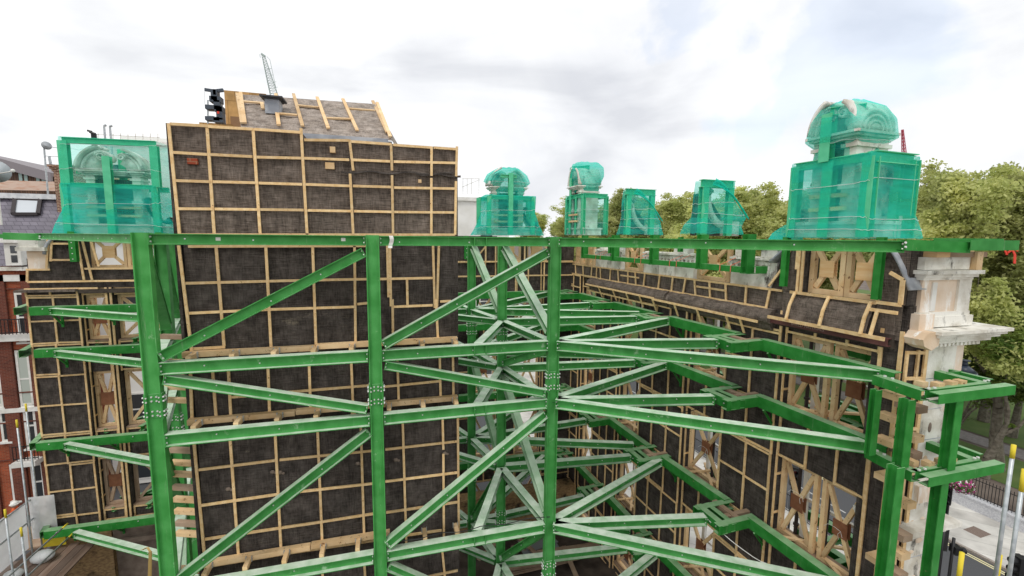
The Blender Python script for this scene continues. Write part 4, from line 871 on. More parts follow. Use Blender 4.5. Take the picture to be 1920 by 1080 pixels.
def gframe(F,label,posts,rails,loc):
    root=thing('gable_steel_frame',loc,label,'steel frame','green steel frames around the gables')
    for (u,v,a,b,w) in posts:
        m=MB(); m.ibeam(F(u,v,a),F(u,v,b),w*.8,w,(F(0,1,0)-F(0,0,0)),.016,.014); m.build('post',GF,root)
    for (p,q,w) in rails:
        m=MB(); m.ibeam(F(*p),F(*q),w,w*.9); m.build('rail',GF,root)
    return root
def net(F,label,rings,mt,seed=0,ties=(),top=True,wr=.05):
    """rings: (z,u0,u1,v0,v1,roundness) bottom to top"""
    n=120; m=MB(); m.keep=1
    def pt(k,f):
        i=min(int(k),len(rings)-2); g=k-i; a,b=rings[i],rings[i+1]
        z,u0,u1,v0,v1,rd=[a[j]*(1-g)+b[j]*g for j in range(6)]
        th=2*math.pi*f; c,s=math.cos(th),math.sin(th); e=2/max(2,rd)
        x=abs(c)**e*(1 if c>0 else -1); y=abs(s)**e*(1 if s>0 else -1)
        d=1+wr*noise.noise(Vector((c*2.2+seed,s*2.2,z*1.2)))+wr*.5*noise.noise(Vector((c*6+seed,s*6,z*1.2+f)))
        d+=.012*noise.noise(Vector((c*9+seed+z*1.5,s*9,z*.5)))
        dz=.04*noise.noise(Vector((c*4+seed,s*4,z*2)))
        return F((u0+u1)/2+(u1-u0)/2*x*d,(v0+v1)/2+(v1-v0)/2*y*d,z+dz)
    K=(len(rings)-1)*14
    for j in range(K+1):
        for i in range(n): m.v.append(tuple(pt(j*(len(rings)-1)/K,i/n)))
    for j in range(K):
        for i in range(n): m.f.append((j*n+i,j*n+(i+1)%n,(j+1)*n+(i+1)%n,(j+1)*n+i)); m.m.append(0)
    if top:
        z=rings[-1]; c=F((z[1]+z[2])/2,(z[3]+z[4])/2,z[0]+.02); m.v.append(tuple(c)); k=len(m.v)-1
        for i in range(n): m.f.append((K*n+i,K*n+(i+1)%n,k)); m.m.append(0)
    root=thing('debris_net',F((rings[0][1]+rings[0][2])/2,0,rings[0][0]),label,'debris netting','green debris nets over the gables')
    m.build('net_sheet',mt,root,True)
    for zt_ in ties:
        k=0
        for i in range(len(rings)-1):
            if rings[i][0]<=zt_<=rings[i+1][0]: k=i+(zt_-rings[i][0])/(rings[i+1][0]-rings[i][0])
        q=MB(); P=[Vector(pt(max(0,min(len(rings)-1.01,k+.13*math.cos(6.283*i/n+seed+zt_*5))),i/n)) for i in range(n+1)]; cc=sum((p for p in P),Vector())/len(P)
        P=[p+(p-cc).normalized()*.015 for p in P]; q.path(P,.0055,4); q.build('tie_cord',SHEET,root)
    return root
# left gable
Fg=lambda u,v,z:Vector((-9.85+u,20.35+v,z))
gable(Fg,'pale stone gable with broken curved pediment inside the big square frame at the left',3.4,.6,.05,3.05)
gframe(Fg,'square green steel frame around the far left gable',[(-1.45,-.1,.03,1.8,.22),(1.35,-.1,.03,1.8,.22),(-1.36,-.1,1.8,3.35,.28),(1.42,-.1,1.8,3.35,.26),(0,-.3,.03,2.85,.24),(-.1,.9,0,3.3,.2)],[((-1.45,-.1,1.8),(1.4,-.1,1.8),.16),((-1.4,-.1,3.38),(1.5,-.1,3.42),.2),((-1.4,.9,1.8),(1.4,.9,1.8),.2),((-1.3,.35,2.3),(-.9,.35,2.3),.08)],Fg(0,0,0))
net(Fg,'teal net over the far left gable, flaring wide at its foot, lower part',[(.03,-1.95,1.9,-.45,1.2,5),(.5,-1.65,1.75,-.42,1.1,6),(1.0,-1.5,1.5,-.4,1.05,8),(1.85,-1.5,1.45,-.3,1.0,10)],NET,1,ties=(.35,1.1),top=False)
net(Fg,'thin teal net drawn over the square frame of the far left gable, upper part',[(1.8,-1.5,1.55,-.32,1.1,10),(2.6,-1.5,1.6,-.3,1.1,10),(3.5,-1.5,1.6,-.25,1.1,12)],NETL,2,ties=(2.3,3.3),top=False,wr=.03)
# centre gable
Fc=lambda u,v,z:Vector((5.75+u,21.3+v,z))
gable(Fc,'stone gable under netting right of the wrapped wall on the far facade',3.0,.6,.15,3.1)
gframe(Fc,'green steel box frame around the gable on the far facade',[(-1.05,-.35,.2,2.0,.2),(0,-.4,.2,3.1,.22),(1.15,-.35,.2,2.0,.2),(-1.3,.9,.2,2,.2),(1.3,.9,.2,2,.2)],[((-1.05,-.35,1.95),(1.15,-.35,1.95),.18),((-1.3,.9,1.95),(1.3,.9,1.95),.18),((-.5,-.4,2.95),(.3,-.4,2.95),.14)],Fc(0,0,.2))
net(Fc,'teal net over the gable on the far facade, lower boxed part with flared foot',[(.15,-1.75,1.8,-.6,1.2,5),(.7,-1.45,1.5,-.55,1.1,6),(1.2,-1.25,1.3,-.5,1.1,9),(2.05,-1.2,1.3,-.45,1.05,10)],NET,5,ties=(.5,1.4),top=True)
net(Fc,'teal net bonnet over the curved pediment of the gable on the far facade',[(2.05,-.6,.75,-.2,.8,4),(2.5,-.75,.95,-.25,.85,3),(2.75,-1.15,1.15,-.3,.9,3),(3.1,-1.0,1.0,-.3,.9,2.5),(3.4,-.5,.6,-.2,.8,2)],NET,6,ties=(2.7,))
# gables on the right hand facade: u runs back along t, v outward (c)
def GR(t0): return lambda u,v,z:FR(t0+u,z,10.2+v)
F3=GR(20.4)
gable(F3,'tall narrow stone gable in a green box frame above the far corner',1.9,1.0,.2,3.2)
gframe(F3,'tall green steel box frame above the far corner of the court',[(-.9,0,.25,2.1,.2),(.9,0,.25,2.1,.2),(-.9,1.25,.25,2.1,.2),(-.2,0,.25,2.1,.18),(.4,.0,.25,3.6,.22),(.9,1.25,.25,2.1,.2)],[((-.9,0,2.1),(.95,0,2.1),.18),((-.9,0,2.1),(-.9,1.3,2.1),.2),((.4,0,3.55),(-.3,.6,3.55),.18),((-.9,1.25,2.1),(.9,1.25,2.1),.18)],F3(0,0,.2))
net(F3,'teal net drawn tight over the tall box frame above the far corner',[(.2,-1.02,1.05,-.1,1.4,12),(1.2,-1.0,1.02,-.1,1.35,12),(2.2,-1.0,1.02,-.1,1.35,12)],NETL,9,ties=(.9,1.3),wr=.02,top=False)
net(F3,'teal net hood over the small pediment above the far corner',[(2.2,-.5,.7,.1,1.1,4),(2.7,-.75,.75,0,1.15,4),(3.1,-.85,.85,-.1,1.3,4),(3.5,-.85,.85,-.1,1.3,3),(3.75,-.6,.7,.0,1.1,3)],NET,10)
def knot(F,label,u0,u1,zt,t0,t1,tm,seed):
    net(F,label,[(.2,t0,t1,-.3,.75,4),(.45,t0*.95,t1*.98,-.25,.7,3),(.72,u0*1.08,tm,-.22,.65,3),(.95,u0*1.05,tm*.86,-.2,.6,2.6),(1.3,u0*1.03,u1*1.05,-.18,.5,4),(zt,u0*1.03,u1*1.04,-.14,.3,9)],NETM,seed,ties=(.5,.85,1.2),wr=.06,top=False)
    m=MB()
    for k in range(7):
        q=[F(u0+(tm*.8-u0)*(.2+.8*i/8)+.03*k*(i/8-.5),-.24-.03*math.sin(i+k),zt*(1-.58*(i/8)**1.3)-.05*k*abs(i/8-.6)) for i in range(9)]
        m.ribbon(q,ZU*.05,.006)
    r_=thing('net_bunch',F(tm,-.2,.8),label.replace('crumpled teal net','twisted bunch of teal net'),'debris netting','green debris nets over the gables'); m.build('twisted_net',NET,r_,True)
F4=lambda u,v,z:Vector((9.98+u,16.3+v,z))
gframe(F4,'small green portal frame above the parapet, between far corner and wider portal',[(-.55,0,.2,1.82,.22),(.55,0,.2,1.82,.2)],[((-.68,0,1.92),(.68,0,1.92),.24)],F4(0,0,.2))
root=thing('stone_scroll',F4(0,.3,.2),'curved stone scroll wrapped in netting within the small portal frame','stone scroll','stone scrolls on the parapet')
m=MB(); scroll(m,F4,-.35,.95,.25,1.6,.12,.45,th=.16); m.prism([F4(.4,.08,.2),F4(1.0,.08,.2),F4(1.0,.08,.62),F4(.4,.08,.62)],YU*.55); m.build('scroll_stone',STONE,root,True)
m=MB(); m.prism([F4(-.55,.25,.2),F4(.4,.25,.2),F4(.4,.25,.8),F4(-.3,.25,1.5),F4(-.5,.25,1.5)],YU*.3); m.build('wrapped_core',HES,root)
knot(F4,'crumpled teal net knotted round the small portal frame',-.62,.62,2.0,-.78,1.12,1.05,14)
F5=lambda u,v,z:Vector((10.16+u,12.1+v,z))
gframe(F5,'wider green portal frame above the parapet, next left of the great gable',[(-.48,0,.15,1.68,.24),(.50,0,.15,1.68,.2)],[((-.62,0,1.78),(.62,0,1.78),.24)],F5(0,0,.2))
root=thing('stone_scroll',F5(0,.3,.2),'curved stone scroll wrapped in netting within the wider portal frame','stone scroll','stone scrolls on the parapet')
m=MB(); scroll(m,F5,-.3,.95,.3,1.55,.12,.5,th=.18); m.prism([F5(.42,.08,.15),F5(1.02,.08,.15),F5(1.02,.08,.62),F5(.42,.08,.62)],YU*.6); m.build('scroll_stone',STONE,root,True)
m=MB(); m.prism([F5(-.5,.25,.15),F5(.42,.25,.15),F5(.42,.25,.8),F5(-.2,.25,1.5),F5(-.45,.25,1.5)],YU*.3); m.build('wrapped_core',HES,root)
knot(F5,'crumpled teal net tied in at the waist over the wider portal frame',-.58,.58,1.88,-.95,1.08,1.22,19)
# big near gable
F6=GR(7.45)
gable(F6,'great pale stone gable with curved pediments on two sides, tallest, above the near attic window',1.68,1.0,.1,2.95,arch2=True,eh=.72,rs_=.245)
m=MB(); m.prism([F6(-.78,1.05,.1),F6(-.1,1.05,.1),F6(-.1,1.05,.58),F6(-.78,1.05,.58)],DN*.5); m.build('foot_block',STONE,bpy.data.objects['stone_gable.003'] if 'stone_gable.003' in bpy.data.objects else None)
gframe(F6,'green steel box frame around the great near gable',[(-.82,-.02,.1,1.78,.24),(.02,-.05,.1,1.8,.24),(.86,-.02,.1,1.8,.22),(-.82,1.3,.1,1.78,.22),(.86,1.3,.1,1.8,.22),(.1,-.1,1.8,2.86,.24),(-.75,.95,.1,1.7,.16)],[((-.82,-.02,1.78),(.9,-.02,1.8),.18),((-.82,0,1.78),(-.82,1.3,1.78),.24),((-.82,1.3,1.78),(.9,1.3,1.8),.2),((.1,-.1,2.9),(-.4,.3,2.9),.18)],F6(0,0,.1))
net(F6,'teal net stretched over the box frame of the great near gable',[(.08,-1.05,1.02,-.22,1.75,7),(.3,-1.0,.98,-.2,1.68,8),(.6,-.92,.95,-.16,1.52,12),(1.2,-.91,.93,-.15,1.45,14),(1.86,-.92,.95,-.16,1.45,14)],NET,23,ties=(.28,.52,1.33),wr=.022,top=False)
net(F6,'teal net hood over the curved pediment of the great near gable',[(1.86,-.5,.62,-.06,1.1,4),(2.15,-.48,.58,-.1,1.1,3),(2.3,-.68,.72,-.26,1.28,4),(2.7,-.66,.70,-.25,1.26,3),(3.0,-.46,.54,-.12,1.15,2.5),(3.14,-.22,.28,.1,.9,2)],NETM,24,ties=(2.2,))
net(lambda u,v,z:FR(8.75+u,z,10.3+v),'bundle of teal net lying at the left foot of the great near gable',[(.02,-.35,.4,-.1,.5,3),(.18,-.3,.3,-.05,.45,3),(.4,-.35,.0,.05,.35,2)],NET,29,wr=.15)
m=MB()
# hanging rails below the frames, on the court side of the parapet
hr=thing('hanging_rail_frame',FR(13,-.8,10.0),'low green rail frame on short posts before the stone parapet, below the top beam','steel frame')
for a,b in((9.45,11.2),(11.2,13.6),(13.6,16.2),(16.2,18.9)):
    m=MB(); m.chan(FR(a+.08,-.80,10.0),FR(b-.08,-.80,10.0),.17,.18,ZU,nR); m.build('rail',GREEN2,hr)
for t in(9.45,11.2,13.6,16.2,18.9):
    m=MB(); m.abox(0,0,0,0,0,0) if 0 else m.ibeam(FR(t,-.90,10.02),FR(t,.18,10.02),.22,.26,DT,.016,.014); m.prism([FR(t-.13,-.9,9.89),FR(t+.13,-.9,9.89),FR(t+.13,-.9,10.15),FR(t-.13,-.9,10.15)],(0,0,.012)); m.build('post',GREEN2,hr)
for t in(9.3,):
    m=MB(); m.chan(FR(t-.1,-.78,10.0),FR(t-.1,-.78,10.5),.2,.12,ZU,-DT); m.build('bracket',GREEN2,hr)
for k,t in enumerate((9.9,10.3,12.2,12.55,14.2,14.6,17.2,17.6)):
    m=MB(); m.ribbon([FR(t,-.9,9.9),FR(t,-.71,9.9),FR(t-.12,-.5,10.35),FR(t-.12,-.46,10.6)],DT*.03,.006); tag(m.build('red_strap',mat('faded_red_strap','d9785f',.8)),'thin red strap tying the hanging rail to the balustrade, %s from the near end'%['first','second','third','fourth','fifth','sixth','seventh','eighth'][k],'strap','red straps on the hanging rail')
for k,(t,zb) in enumerate(((8.45,-1.15),(6.28,-1.2),(16.9,-.6),(12.4,-.4),(20.9,-1.0))):
    m=MB(); m.ibeam(FR(t,zb,10.18),FR(t,.1,10.18),.12,.14,DN,.012,.012); m.cm=1
    for j in range(5): m.bolts([FR(t+.0,zb+.15+.2*j,10.17)],nR,.014,.01)
    tag(m.build('steel_stanchion',[GREEN2,BOLT]),['green steel leg against the hessian left of the nearest attic window','green steel leg against the hessian right of the nearest attic window','short green leg behind the hanging rail, far one','short green leg behind the hanging rail, nearer one','green leg against the hessian near the far corner'][k],'steel leg','legs carrying the gable frames')
for k,(x,y) in enumerate(((-11.05,19.95),(-8.35,19.95),(3.6,20.9),(8.3,20.9))):
    m=MB(); m.ibeam((x,y,-1.0),(x,y,.1),.18,.2,YU,.014,.012); m.cm=1
    for j in range(5): m.bolts([(x,y-.1,-.9+.2*j)],-YU,.02,.01)
    tag(m.build('steel_stanchion',[GREEN2,BOLT]),['green steel leg at the left of the far left attic window','green steel leg at the right of the far left attic window','green steel leg on the far facade next to the wrapped wall','green steel leg on the far facade near the corner'][k],'steel leg','legs carrying the gable frames')
# ================================================================ SURROUNDINGS
def PX(x,y,X): d=ray(x,y); return d*(X/d.x)
def flat(name,pts,z,mt,kind='structure',label=None):
    m=MB(); m.add([(p[0],p[1],z) for p in pts],[tuple(range(len(pts)))]); o=m.build(name,mt); return tag(o,label,None,None,kind)
def strip(name,c0,c1,t0,t1,z,mt): return flat(name,[FR(t0,0,c0),FR(t0,0,c1),FR(t1,0,c1),FR(t1,0,c0)],z,mt)
flat('ground',[(-700,-300),(700,-300),(700,900),(-700,900)],G-.12,DIRT)
# pit floor, uneven
m=MB(); m.keep=1
m.grid(lambda u,v:(-16+27*u,4+18*v,G+.06+.35*noise.noise(Vector((u*9,v*7,1)))+.12*noise.noise(Vector((u*40,v*30,2)))),110,80); tag(m.build('pit_ground',EARTH,None,True),kind='structure')
strip('road',22.3,28.0,-60,200,G-.10,ASPH); 
m=MB(); m.prism([FR(-60,G-.11,28.0),FR(200,G-.11,28.0),FR(200,G-.11,32.2),FR(-60,G-.11,32.2)],(0,0,.13)); tag(m.build('pavement',PAVE),kind='structure')
m=MB(); m.prism([FR(-60,G-.11,11.2),FR(200,G-.11,11.2),FR(200,G-.11,22.3),FR(-60,G-.11,22.3)],(0,0,.13)); tag(m.build('pavement',PAVE),kind='structure')
m=MB(); m.prism([FR(-60,G-.108,27.84),FR(200,G-.108,27.84),FR(200,G-.108,27.998),FR(-60,G-.108,27.998)],(0,0,.134)); tag(m.build('kerb',mat('granite_kerb',(.30,.26,.23),.8,(.38,.34,.31),10)),kind='structure')
YLW=mat('yellow_line',(.80,.72,.38),.7,(.70,.66,.45),20)
for k,c in enumerate((27.45,27.62)): strip('road_line',c,c+.09,-60,200,G-.094,YLW)
LINE=mat('white_road_paint',(.62,.62,.6),.7,(.4,.4,.4),16,8,.35,.7)
flat('road_line',[FR(11.0,0,23.0),FR(11.25,0,23.0),FR(13.45,0,27.3),FR(13.2,0,27.3)],G-.093,LINE)
for t in range(16,60,6): flat('road_line',[FR(t,0,25.2),FR(t,0,25.3),FR(t+3,0,25.3),FR(t+3,0,25.2)],G-.093,LINE)
strip('lawn',46,150,-60,260,G-.095,GRASS); strip('lawn',38,43.2,-60,260,G-.096,GRASS); strip('park_path',43.6,45.6,-60,260,G-.09,mat('path_tarmac',(.22,.20,.19),.9,(.27,.25,.24),6))
flat('lawn',[(-30,60),(14,60),(14,200),(-30,200)],G-.09,GRASS)
flat('road',[(-80,24.5),(11.0,24.5),(11.0,36),(-80,36)],G-.098,ASPH)
# park wall with railing
wallp=thing('park_wall',FR(14,G,32.4),'low pale granite wall carrying black railings between pavement and park','wall')
m=MB(); m.prism([FR(-20,G,32.2),FR(120,G,32.2),FR(120,G,32.6),FR(-20,G,32.6)],(0,0,.62)); m.prism([FR(-20,G+.621,32.16),FR(120,G+.621,32.16),FR(120,G+.621,32.64),FR(-20,G+.621,32.64)],(0,0,.09)); m.build('granite_wall',mat('granite','b9bac0',.8,'cfd0d3',14,6,.4,.6,bump=.2),wallp)
ral=thing('park_railing',FR(14,G+.72,32.45),'black iron railing standing on the low granite wall of the park','railing')
m=MB(); 
for z in(.12,1.0): m.bar(FR(-20,G+.72+z,32.45),FR(120,G+.72+z,32.45),.035,.03)
m.build('rail',BLACK,ral)
m=MB(); t=5.0
for t in [5+.14*i for i in range(340)]: m.bar(FR(t,G+.72,32.45),FR(t,G+1.9,32.45),.024,.024,DT)
tag(m.build('railing_bar',BLACK,ral),kind='stuff')
m=MB(); p=PZ(1832,998,G); m.box(p+ZU*.024,DT,DN,ZU,.35,.45,.002); tag(m.build('manhole_cover',mat('brown_grating',(.16,.11,.09),.8,(.25,.2,.17),40,3,.45,.55)),'square brown grating set in the far pavement','grating')
# guard rails by the near kerb
for k,t0 in enumerate((12.5,15.0,17.5,20.0,22.5)):
    r_=thing('guard_rail',FR(t0,G,22.0),'dark pedestrian guard rail by the near kerb, %s from the stone pier'%['first','second','third','fourth','fifth'][k],'guard rail','guard rails along the near kerb')
    m=MB(); 
    for z in(.15,1.05): m.tube(FR(t0,G+z,22.0),FR(t0+2.3,G+z,22.0),.025,6)
    m.build('rail',BLACK,r_); m=MB()
    for i in range(20): m.tube(FR(t0+.05+.115*i,G+.15,22.0),FR(t0+.05+.115*i,G+1.05,22.0),.01,5)
    m.build('railing_bars',BLACK,r_)
# street lamp with flower basket
lp=PY(1808,690,14.0); lamp=thing('street_lamp',(lp.x,14.0,G),'tall black street lamp with a wide dark lantern hood beside the park','street lamp')
zt_=lp.z; m=MB(); m.tube((lp.x,14,G),(lp.x,14,G+1.2),.14,12,.11); m.tube((lp.x,14,G+1.2),(lp.x,14,zt_-.5),.10,12,.085); m.tube((lp.x,14,G+5),(lp.x,14,G+5.1),.13,12); m.build('pole',BLACK,lamp,True)
m=MB(); m.tube((lp.x,14,zt_-.35),(lp.x,14,zt_-.15),.52,20,.46); m.tube((lp.x,14,zt_-.15),(lp.x,14,zt_+.12),.46,20,.16); m.tube((lp.x,14,zt_+.12),(lp.x,14,zt_+.35),.13,12,.1); m.tube((lp.x,14,zt_+.35),(lp.x,14,zt_+.4),.2,12,.2); m.build('hood',mat('lamp_hood',(.03,.04,.06),.35),lamp,True)
m=MB(); m.ball((lp.x,14,zt_-.42),.36,.36,.22,16,8); m.build('lens',mat('lamp_lens','d8dcdc',.2),lamp,True)
bp_=PY(1803,907,13.6)
hb=thing('hanging_basket',bp_,'round hanging basket full of magenta, pink and white flowers on the street lamp','flower basket')
m=MB(); m.ball(bp_-ZU*.05,.42,.42,.34,14,9); m.build('basket',mat('basket_moss',(.05,.09,.03),.9,(.09,.14,.04),12),hb,True)
for nm,cl_,n_ in(('flowers_magenta',(.45,.015,.22),330),('flowers_pink',(.75,.35,.45),90),('flowers_white',(.8,.8,.78),110),('leaves',(.09,.16,.04),300)):
    m=MB()
    for i in range(n_):
        v=Vector((random.gauss(0,1),random.gauss(0,1),random.gauss(0,1))).normalized(); p=bp_+Vector((v.x*.5,v.y*.5,v.z*.42-.05))*random.uniform(.85,1.05); a=v.orthogonal().normalized(); b=v.cross(a); s=.035
        a,b=(a*math.cos(i)+b*math.sin(i))*s,(b*math.cos(i)-a*math.sin(i))*s
        m.add([p-a,p-b+v*.01,p+a,p+b+v*.01],[(0,1,2,3)])
    tag(m.build(nm,mat('mat_'+nm,cl_,.7),hb),kind='stuff')
m=MB(); m.tube((lp.x,14,bp_.z+.7),(bp_.x,bp_.y,bp_.z+.65),.025,6); m.tube((bp_.x,bp_.y,bp_.z+.65),(bp_.x,bp_.y,bp_.z+.3),.012,5); m.build('bracket',BLACK,hb)
# traffic signals
def signal(p,label,face,pole=True,n=3,amber=False):
    r_=thing('traffic_light',(p.x,p.y,G),label,'traffic light','traffic lights at the crossing')
    f=Vector(face).normalized(); s=f.cross(ZU)
    if pole: m=MB(); m.tube((p.x,p.y,G),(p.x,p.y,p.z+.5),.055,10); m.build('pole',BLACK,r_,True)
    c=p+f*.12; m=MB(); m.box(c,s,f,ZU,.17,.13,.16*n); m.build('housing',BLACK,r_)
    for k in range(n):
        cc=c+f*.13+ZU*(.16*n-.17-.32*k); m=MB(); m.tube(cc,cc+f*.2,.12,12,.12,cap=False); m.build('visor',BLACK,r_,True)
        m=MB(); m.tube(cc+f*.004,cc+f*.02,.1,12); m.build('lens',mat('lens_dark_%d'%k,[(.12,.01,.01),(.12,.06,.01),(.01,.08,.05)][k%3],.3),r_)
    return r_
signal(PZ(1768,1012,-12.3),'black traffic light head against the asphalt beside the long green post',(.6,.8,0))
signal(PZ(1786,1030,-12.6),'small black traffic light head hanging just right of the larger one',(.9,-.4,0),n=1)
signal(PZ(1777,925,-12.4),'traffic light on the far pavement beneath the flower basket',(-.9,-.4,0))
signal(PZ(1769,969,-13.6),'small black signal box low on the far pavement behind the long green post',(-.9,-.4,0),n=1)
signal(PZ(1916,1066,-12.0),'black traffic light at the bottom right corner behind the scaffold tubes',(-.9,.3,0))
signal(PZ(1487,890,-11.9),'black traffic light seen through the nearest low window',(-.6,-.8,0))
# scaffold tubes with yellow ends at the right
SG='scaffold tubes with yellow ends rising at the right edge'
def sctube(x0,y0,x1,y1,Y,label,yel0=.35,r=.028,yb=False):
    p=PY(x0,y0,Y); q=PY(x1,y1,Y); q=Vector((p.x+(q.x-p.x)*.25,p.y,q.z-1.0)); r_=thing('scaffold_tube',q,label,'scaffold tube',SG); d=(q-p).normalized()
    m=MB(); m.tube(p+d*yel0,q,r,12); m.build('tube',GALV,r_,True); m=MB(); m.tube(p,p+d*yel0,r+.003,12); 
    if yb: e=PY(yb[0],yb[1],Y); m.tube(e,e+d*.4,r+.003,12)
    m.build('yellow_end',YEL,r_,True)
sctube(1901,834,1870,1080,4.3,'tall galvanised scaffold tube with a yellow tip, left one of the tall pair',.22)
sctube(1921,880,1893,1080,4.0,'tall galvanised scaffold tube at the right edge of the photo',.35)
sctube(1804,1036,1797,1100,4.4,'short scaffold tube with only its yellow end showing, right of the long green post',.6,.03)
sctube(1875,1040,1868,1100,4.4,'short yellow tube end at the foot of the tall tube',.6,.03)
# ---------------------------------------------------------------- trees
import numpy as np
def leafmat(name,c1,c2):
    m=bpy.data.materials.new(name); m.use_nodes=True; t=m.node_tree; b=t.nodes['Principled BSDF']; N=t.nodes.new; L=t.links.new
    tcn=N('ShaderNodeTexCoord'); n=N('ShaderNodeTexNoise'); n.inputs['Scale'].default_value=.55; n.inputs['Detail'].default_value=8; n.inputs['Roughness'].default_value=.75; L(tcn.outputs['Object'],n.inputs[0])
    r=N('ShaderNodeValToRGB'); r.color_ramp.elements[0].position=.36; r.color_ramp.elements[1].position=.64; r.color_ramp.elements[0].color=tuple(c1)+(1,); r.color_ramp.elements[1].color=tuple(c2)+(1,); L(n.outputs[0],r.inputs[0])
    oi=N('ShaderNodeObjectInfo'); hs=N('ShaderNodeHueSaturation'); mr=N('ShaderNodeMapRange'); mr.inputs[3].default_value=.8; mr.inputs[4].default_value=1.25; L(oi.outputs['Random'],mr.inputs[0]); L(mr.outputs[0],hs.inputs['Value']); L(r.outputs[0],hs.inputs['Color'])
    L(hs.outputs[0],b.inputs['Base Color']); b.inputs['Roughness'].default_value=.55
    tl=N('ShaderNodeBsdfTranslucent'); L(hs.outputs[0],tl.inputs[0]); mxs=N('ShaderNodeMixShader'); mxs.inputs[0].default_value=.5
    o=t.nodes['Material Output']; L(b.outputs[0],mxs.inputs[1]); L(tl.outputs[0],mxs.inputs[2]); L(mxs.outputs[0],o.inputs[0]); return m
LEAF=leafmat('plane_tree_leaves',(.32,.38,.10),(.70,.70,.30)); LEAFD=leafmat('dark_tree_leaves',(.09,.16,.03),(.24,.30,.06))
BARK=mat('bark',(.10,.085,.065),.95,(.20,.18,.14),5,8,.35,.65,bump=.6,bscale=10)
def treedata(seed,H,Rc,nleaf,ls,hb,lm):
    rn=random.Random(seed); rng=np.random.default_rng(seed); m=MB(); tips=[]
    def branch(p,d,l,r,lv):
        n_=3; q=p
        for i in range(n_):
            d2=(d+Vector((rn.gauss(0,.16),rn.gauss(0,.16),rn.gauss(0.03,.1)))).normalized(); e=q+d2*(l/n_); r2=r*(1-.22)
            m.tube(q,e,r,7,r2,False); q=e; r=r2; d=d2
            if lv>=2: tips.append((q,l))
        tips.append((q,l))
        if lv<4:
            for k in range(rn.choice((3,4)) if lv<3 else 3):
                a=rn.uniform(0,6.28); o=d.orthogonal().normalized(); o2=d.cross(o); s=rn.uniform(.5,1.0)
                nd_=(d+(o*math.cos(a)+o2*math.sin(a))*s+Vector((0,0,.12))).normalized(); branch(q if k else p.lerp(q,.8),nd_,l*rn.uniform(.62,.85),r*.7,lv+1)
    branch(Vector((0,0,0)),Vector((0,0,1)),H*hb,H*.02,0)
    P=np.array([tuple(t[0]) for t in tips]); 
    zc=P[:,2].max(); P=P[P[:,2]>H*hb*.75]
    # clumps around tips, scaled to the wanted crown
    sx=Rc/np.percentile(np.hypot(P[:,0],P[:,1]),92); sz=(H*.98)/max(P[:,2].max(),1e-3)
    S=np.array([sx,sx,sz]); P=P*S
    mm=[(v[0]*(1+(sx-1)*min(1,max(0,(v[2]-H*hb*.7)/(H*.2)))),v[1]*(1+(sx-1)*min(1,max(0,(v[2]-H*hb*.7)/(H*.2)))),v[2]*sz) for v in m.v]
    m.v=mm
    idx=rng.integers(0,len(P),nleaf); cs=rng.uniform(.25,1.25,len(P))*Rc*.125
    g=rng.normal(size=(nleaf,3)); g/=np.linalg.norm(g,axis=1)[:,None]; rad=rng.uniform(0,1,(nleaf,1))**.5
    c=P[idx]+g*rad*cs[idx][:,None]*np.array([1.25,1.25,.75])
    a=rng.normal(size=(nleaf,3)); a/=np.linalg.norm(a,axis=1)[:,None]; b=np.cross(a,rng.normal(size=(nleaf,3))); b/=np.linalg.norm(b,axis=1)[:,None]
    s=rng.uniform(.6,1.3,(nleaf,1))*ls
    V=np.stack([c-a*s,c-b*s*.55,c+a*s,c+b*s*.55],1).reshape(-1,3)
    me=bpy.data.meshes.new('crown'); me.vertices.add(len(V)); me.vertices.foreach_set('co',V.ravel()); me.loops.add(nleaf*4); me.loops.foreach_set('vertex_index',np.arange(nleaf*4)); me.polygons.add(nleaf); me.polygons.foreach_set('loop_start',np.arange(0,nleaf*4,4)); me.polygons.foreach_set('loop_total',np.full(nleaf,4)); me.update(); me.materials.append(lm)
    tm=bpy.data.meshes.new('trunk'); tm.from_pydata(m.v,[],m.f); tm.update(); tm.materials.append(BARK)
    return me,tm
TDA=[treedata(11,20,6.2,72000,.125,.24,LEAF),treedata(23,20,5.6,72000,.125,.22,LEAF),treedata(37,20,6.6,76000,.125,.26,LEAF)]
TDN=[treedata(51,9,3.6,30000,.085,.2,LEAFD),treedata(63,14,5.0,60000,.10,.2,LEAFD)]
def tree(k,x,y,s,rz,label,group,td=None,nm='plane_tree'):
    me,tm=(td or TDA)[k]
    r_=thing(nm,(x,y,G-.1),label,'tree',group); r_.rotation_euler=(0,0,rz); r_.scale=(s[0],s[0],s[1])
    for n_,d in(('crown',me),('trunk',tm)):
        o=bpy.data.objects.new(n_,d); COL.objects.link(o); o.parent=r_
rn=random.Random(2)
TG='plane trees in the park beyond the right hand facade'
def azp(px,D): # ground position at depth D under pixel column px
    d=ray(px,445); d=d/d.dot(fw); return d.x*D,d.y*D
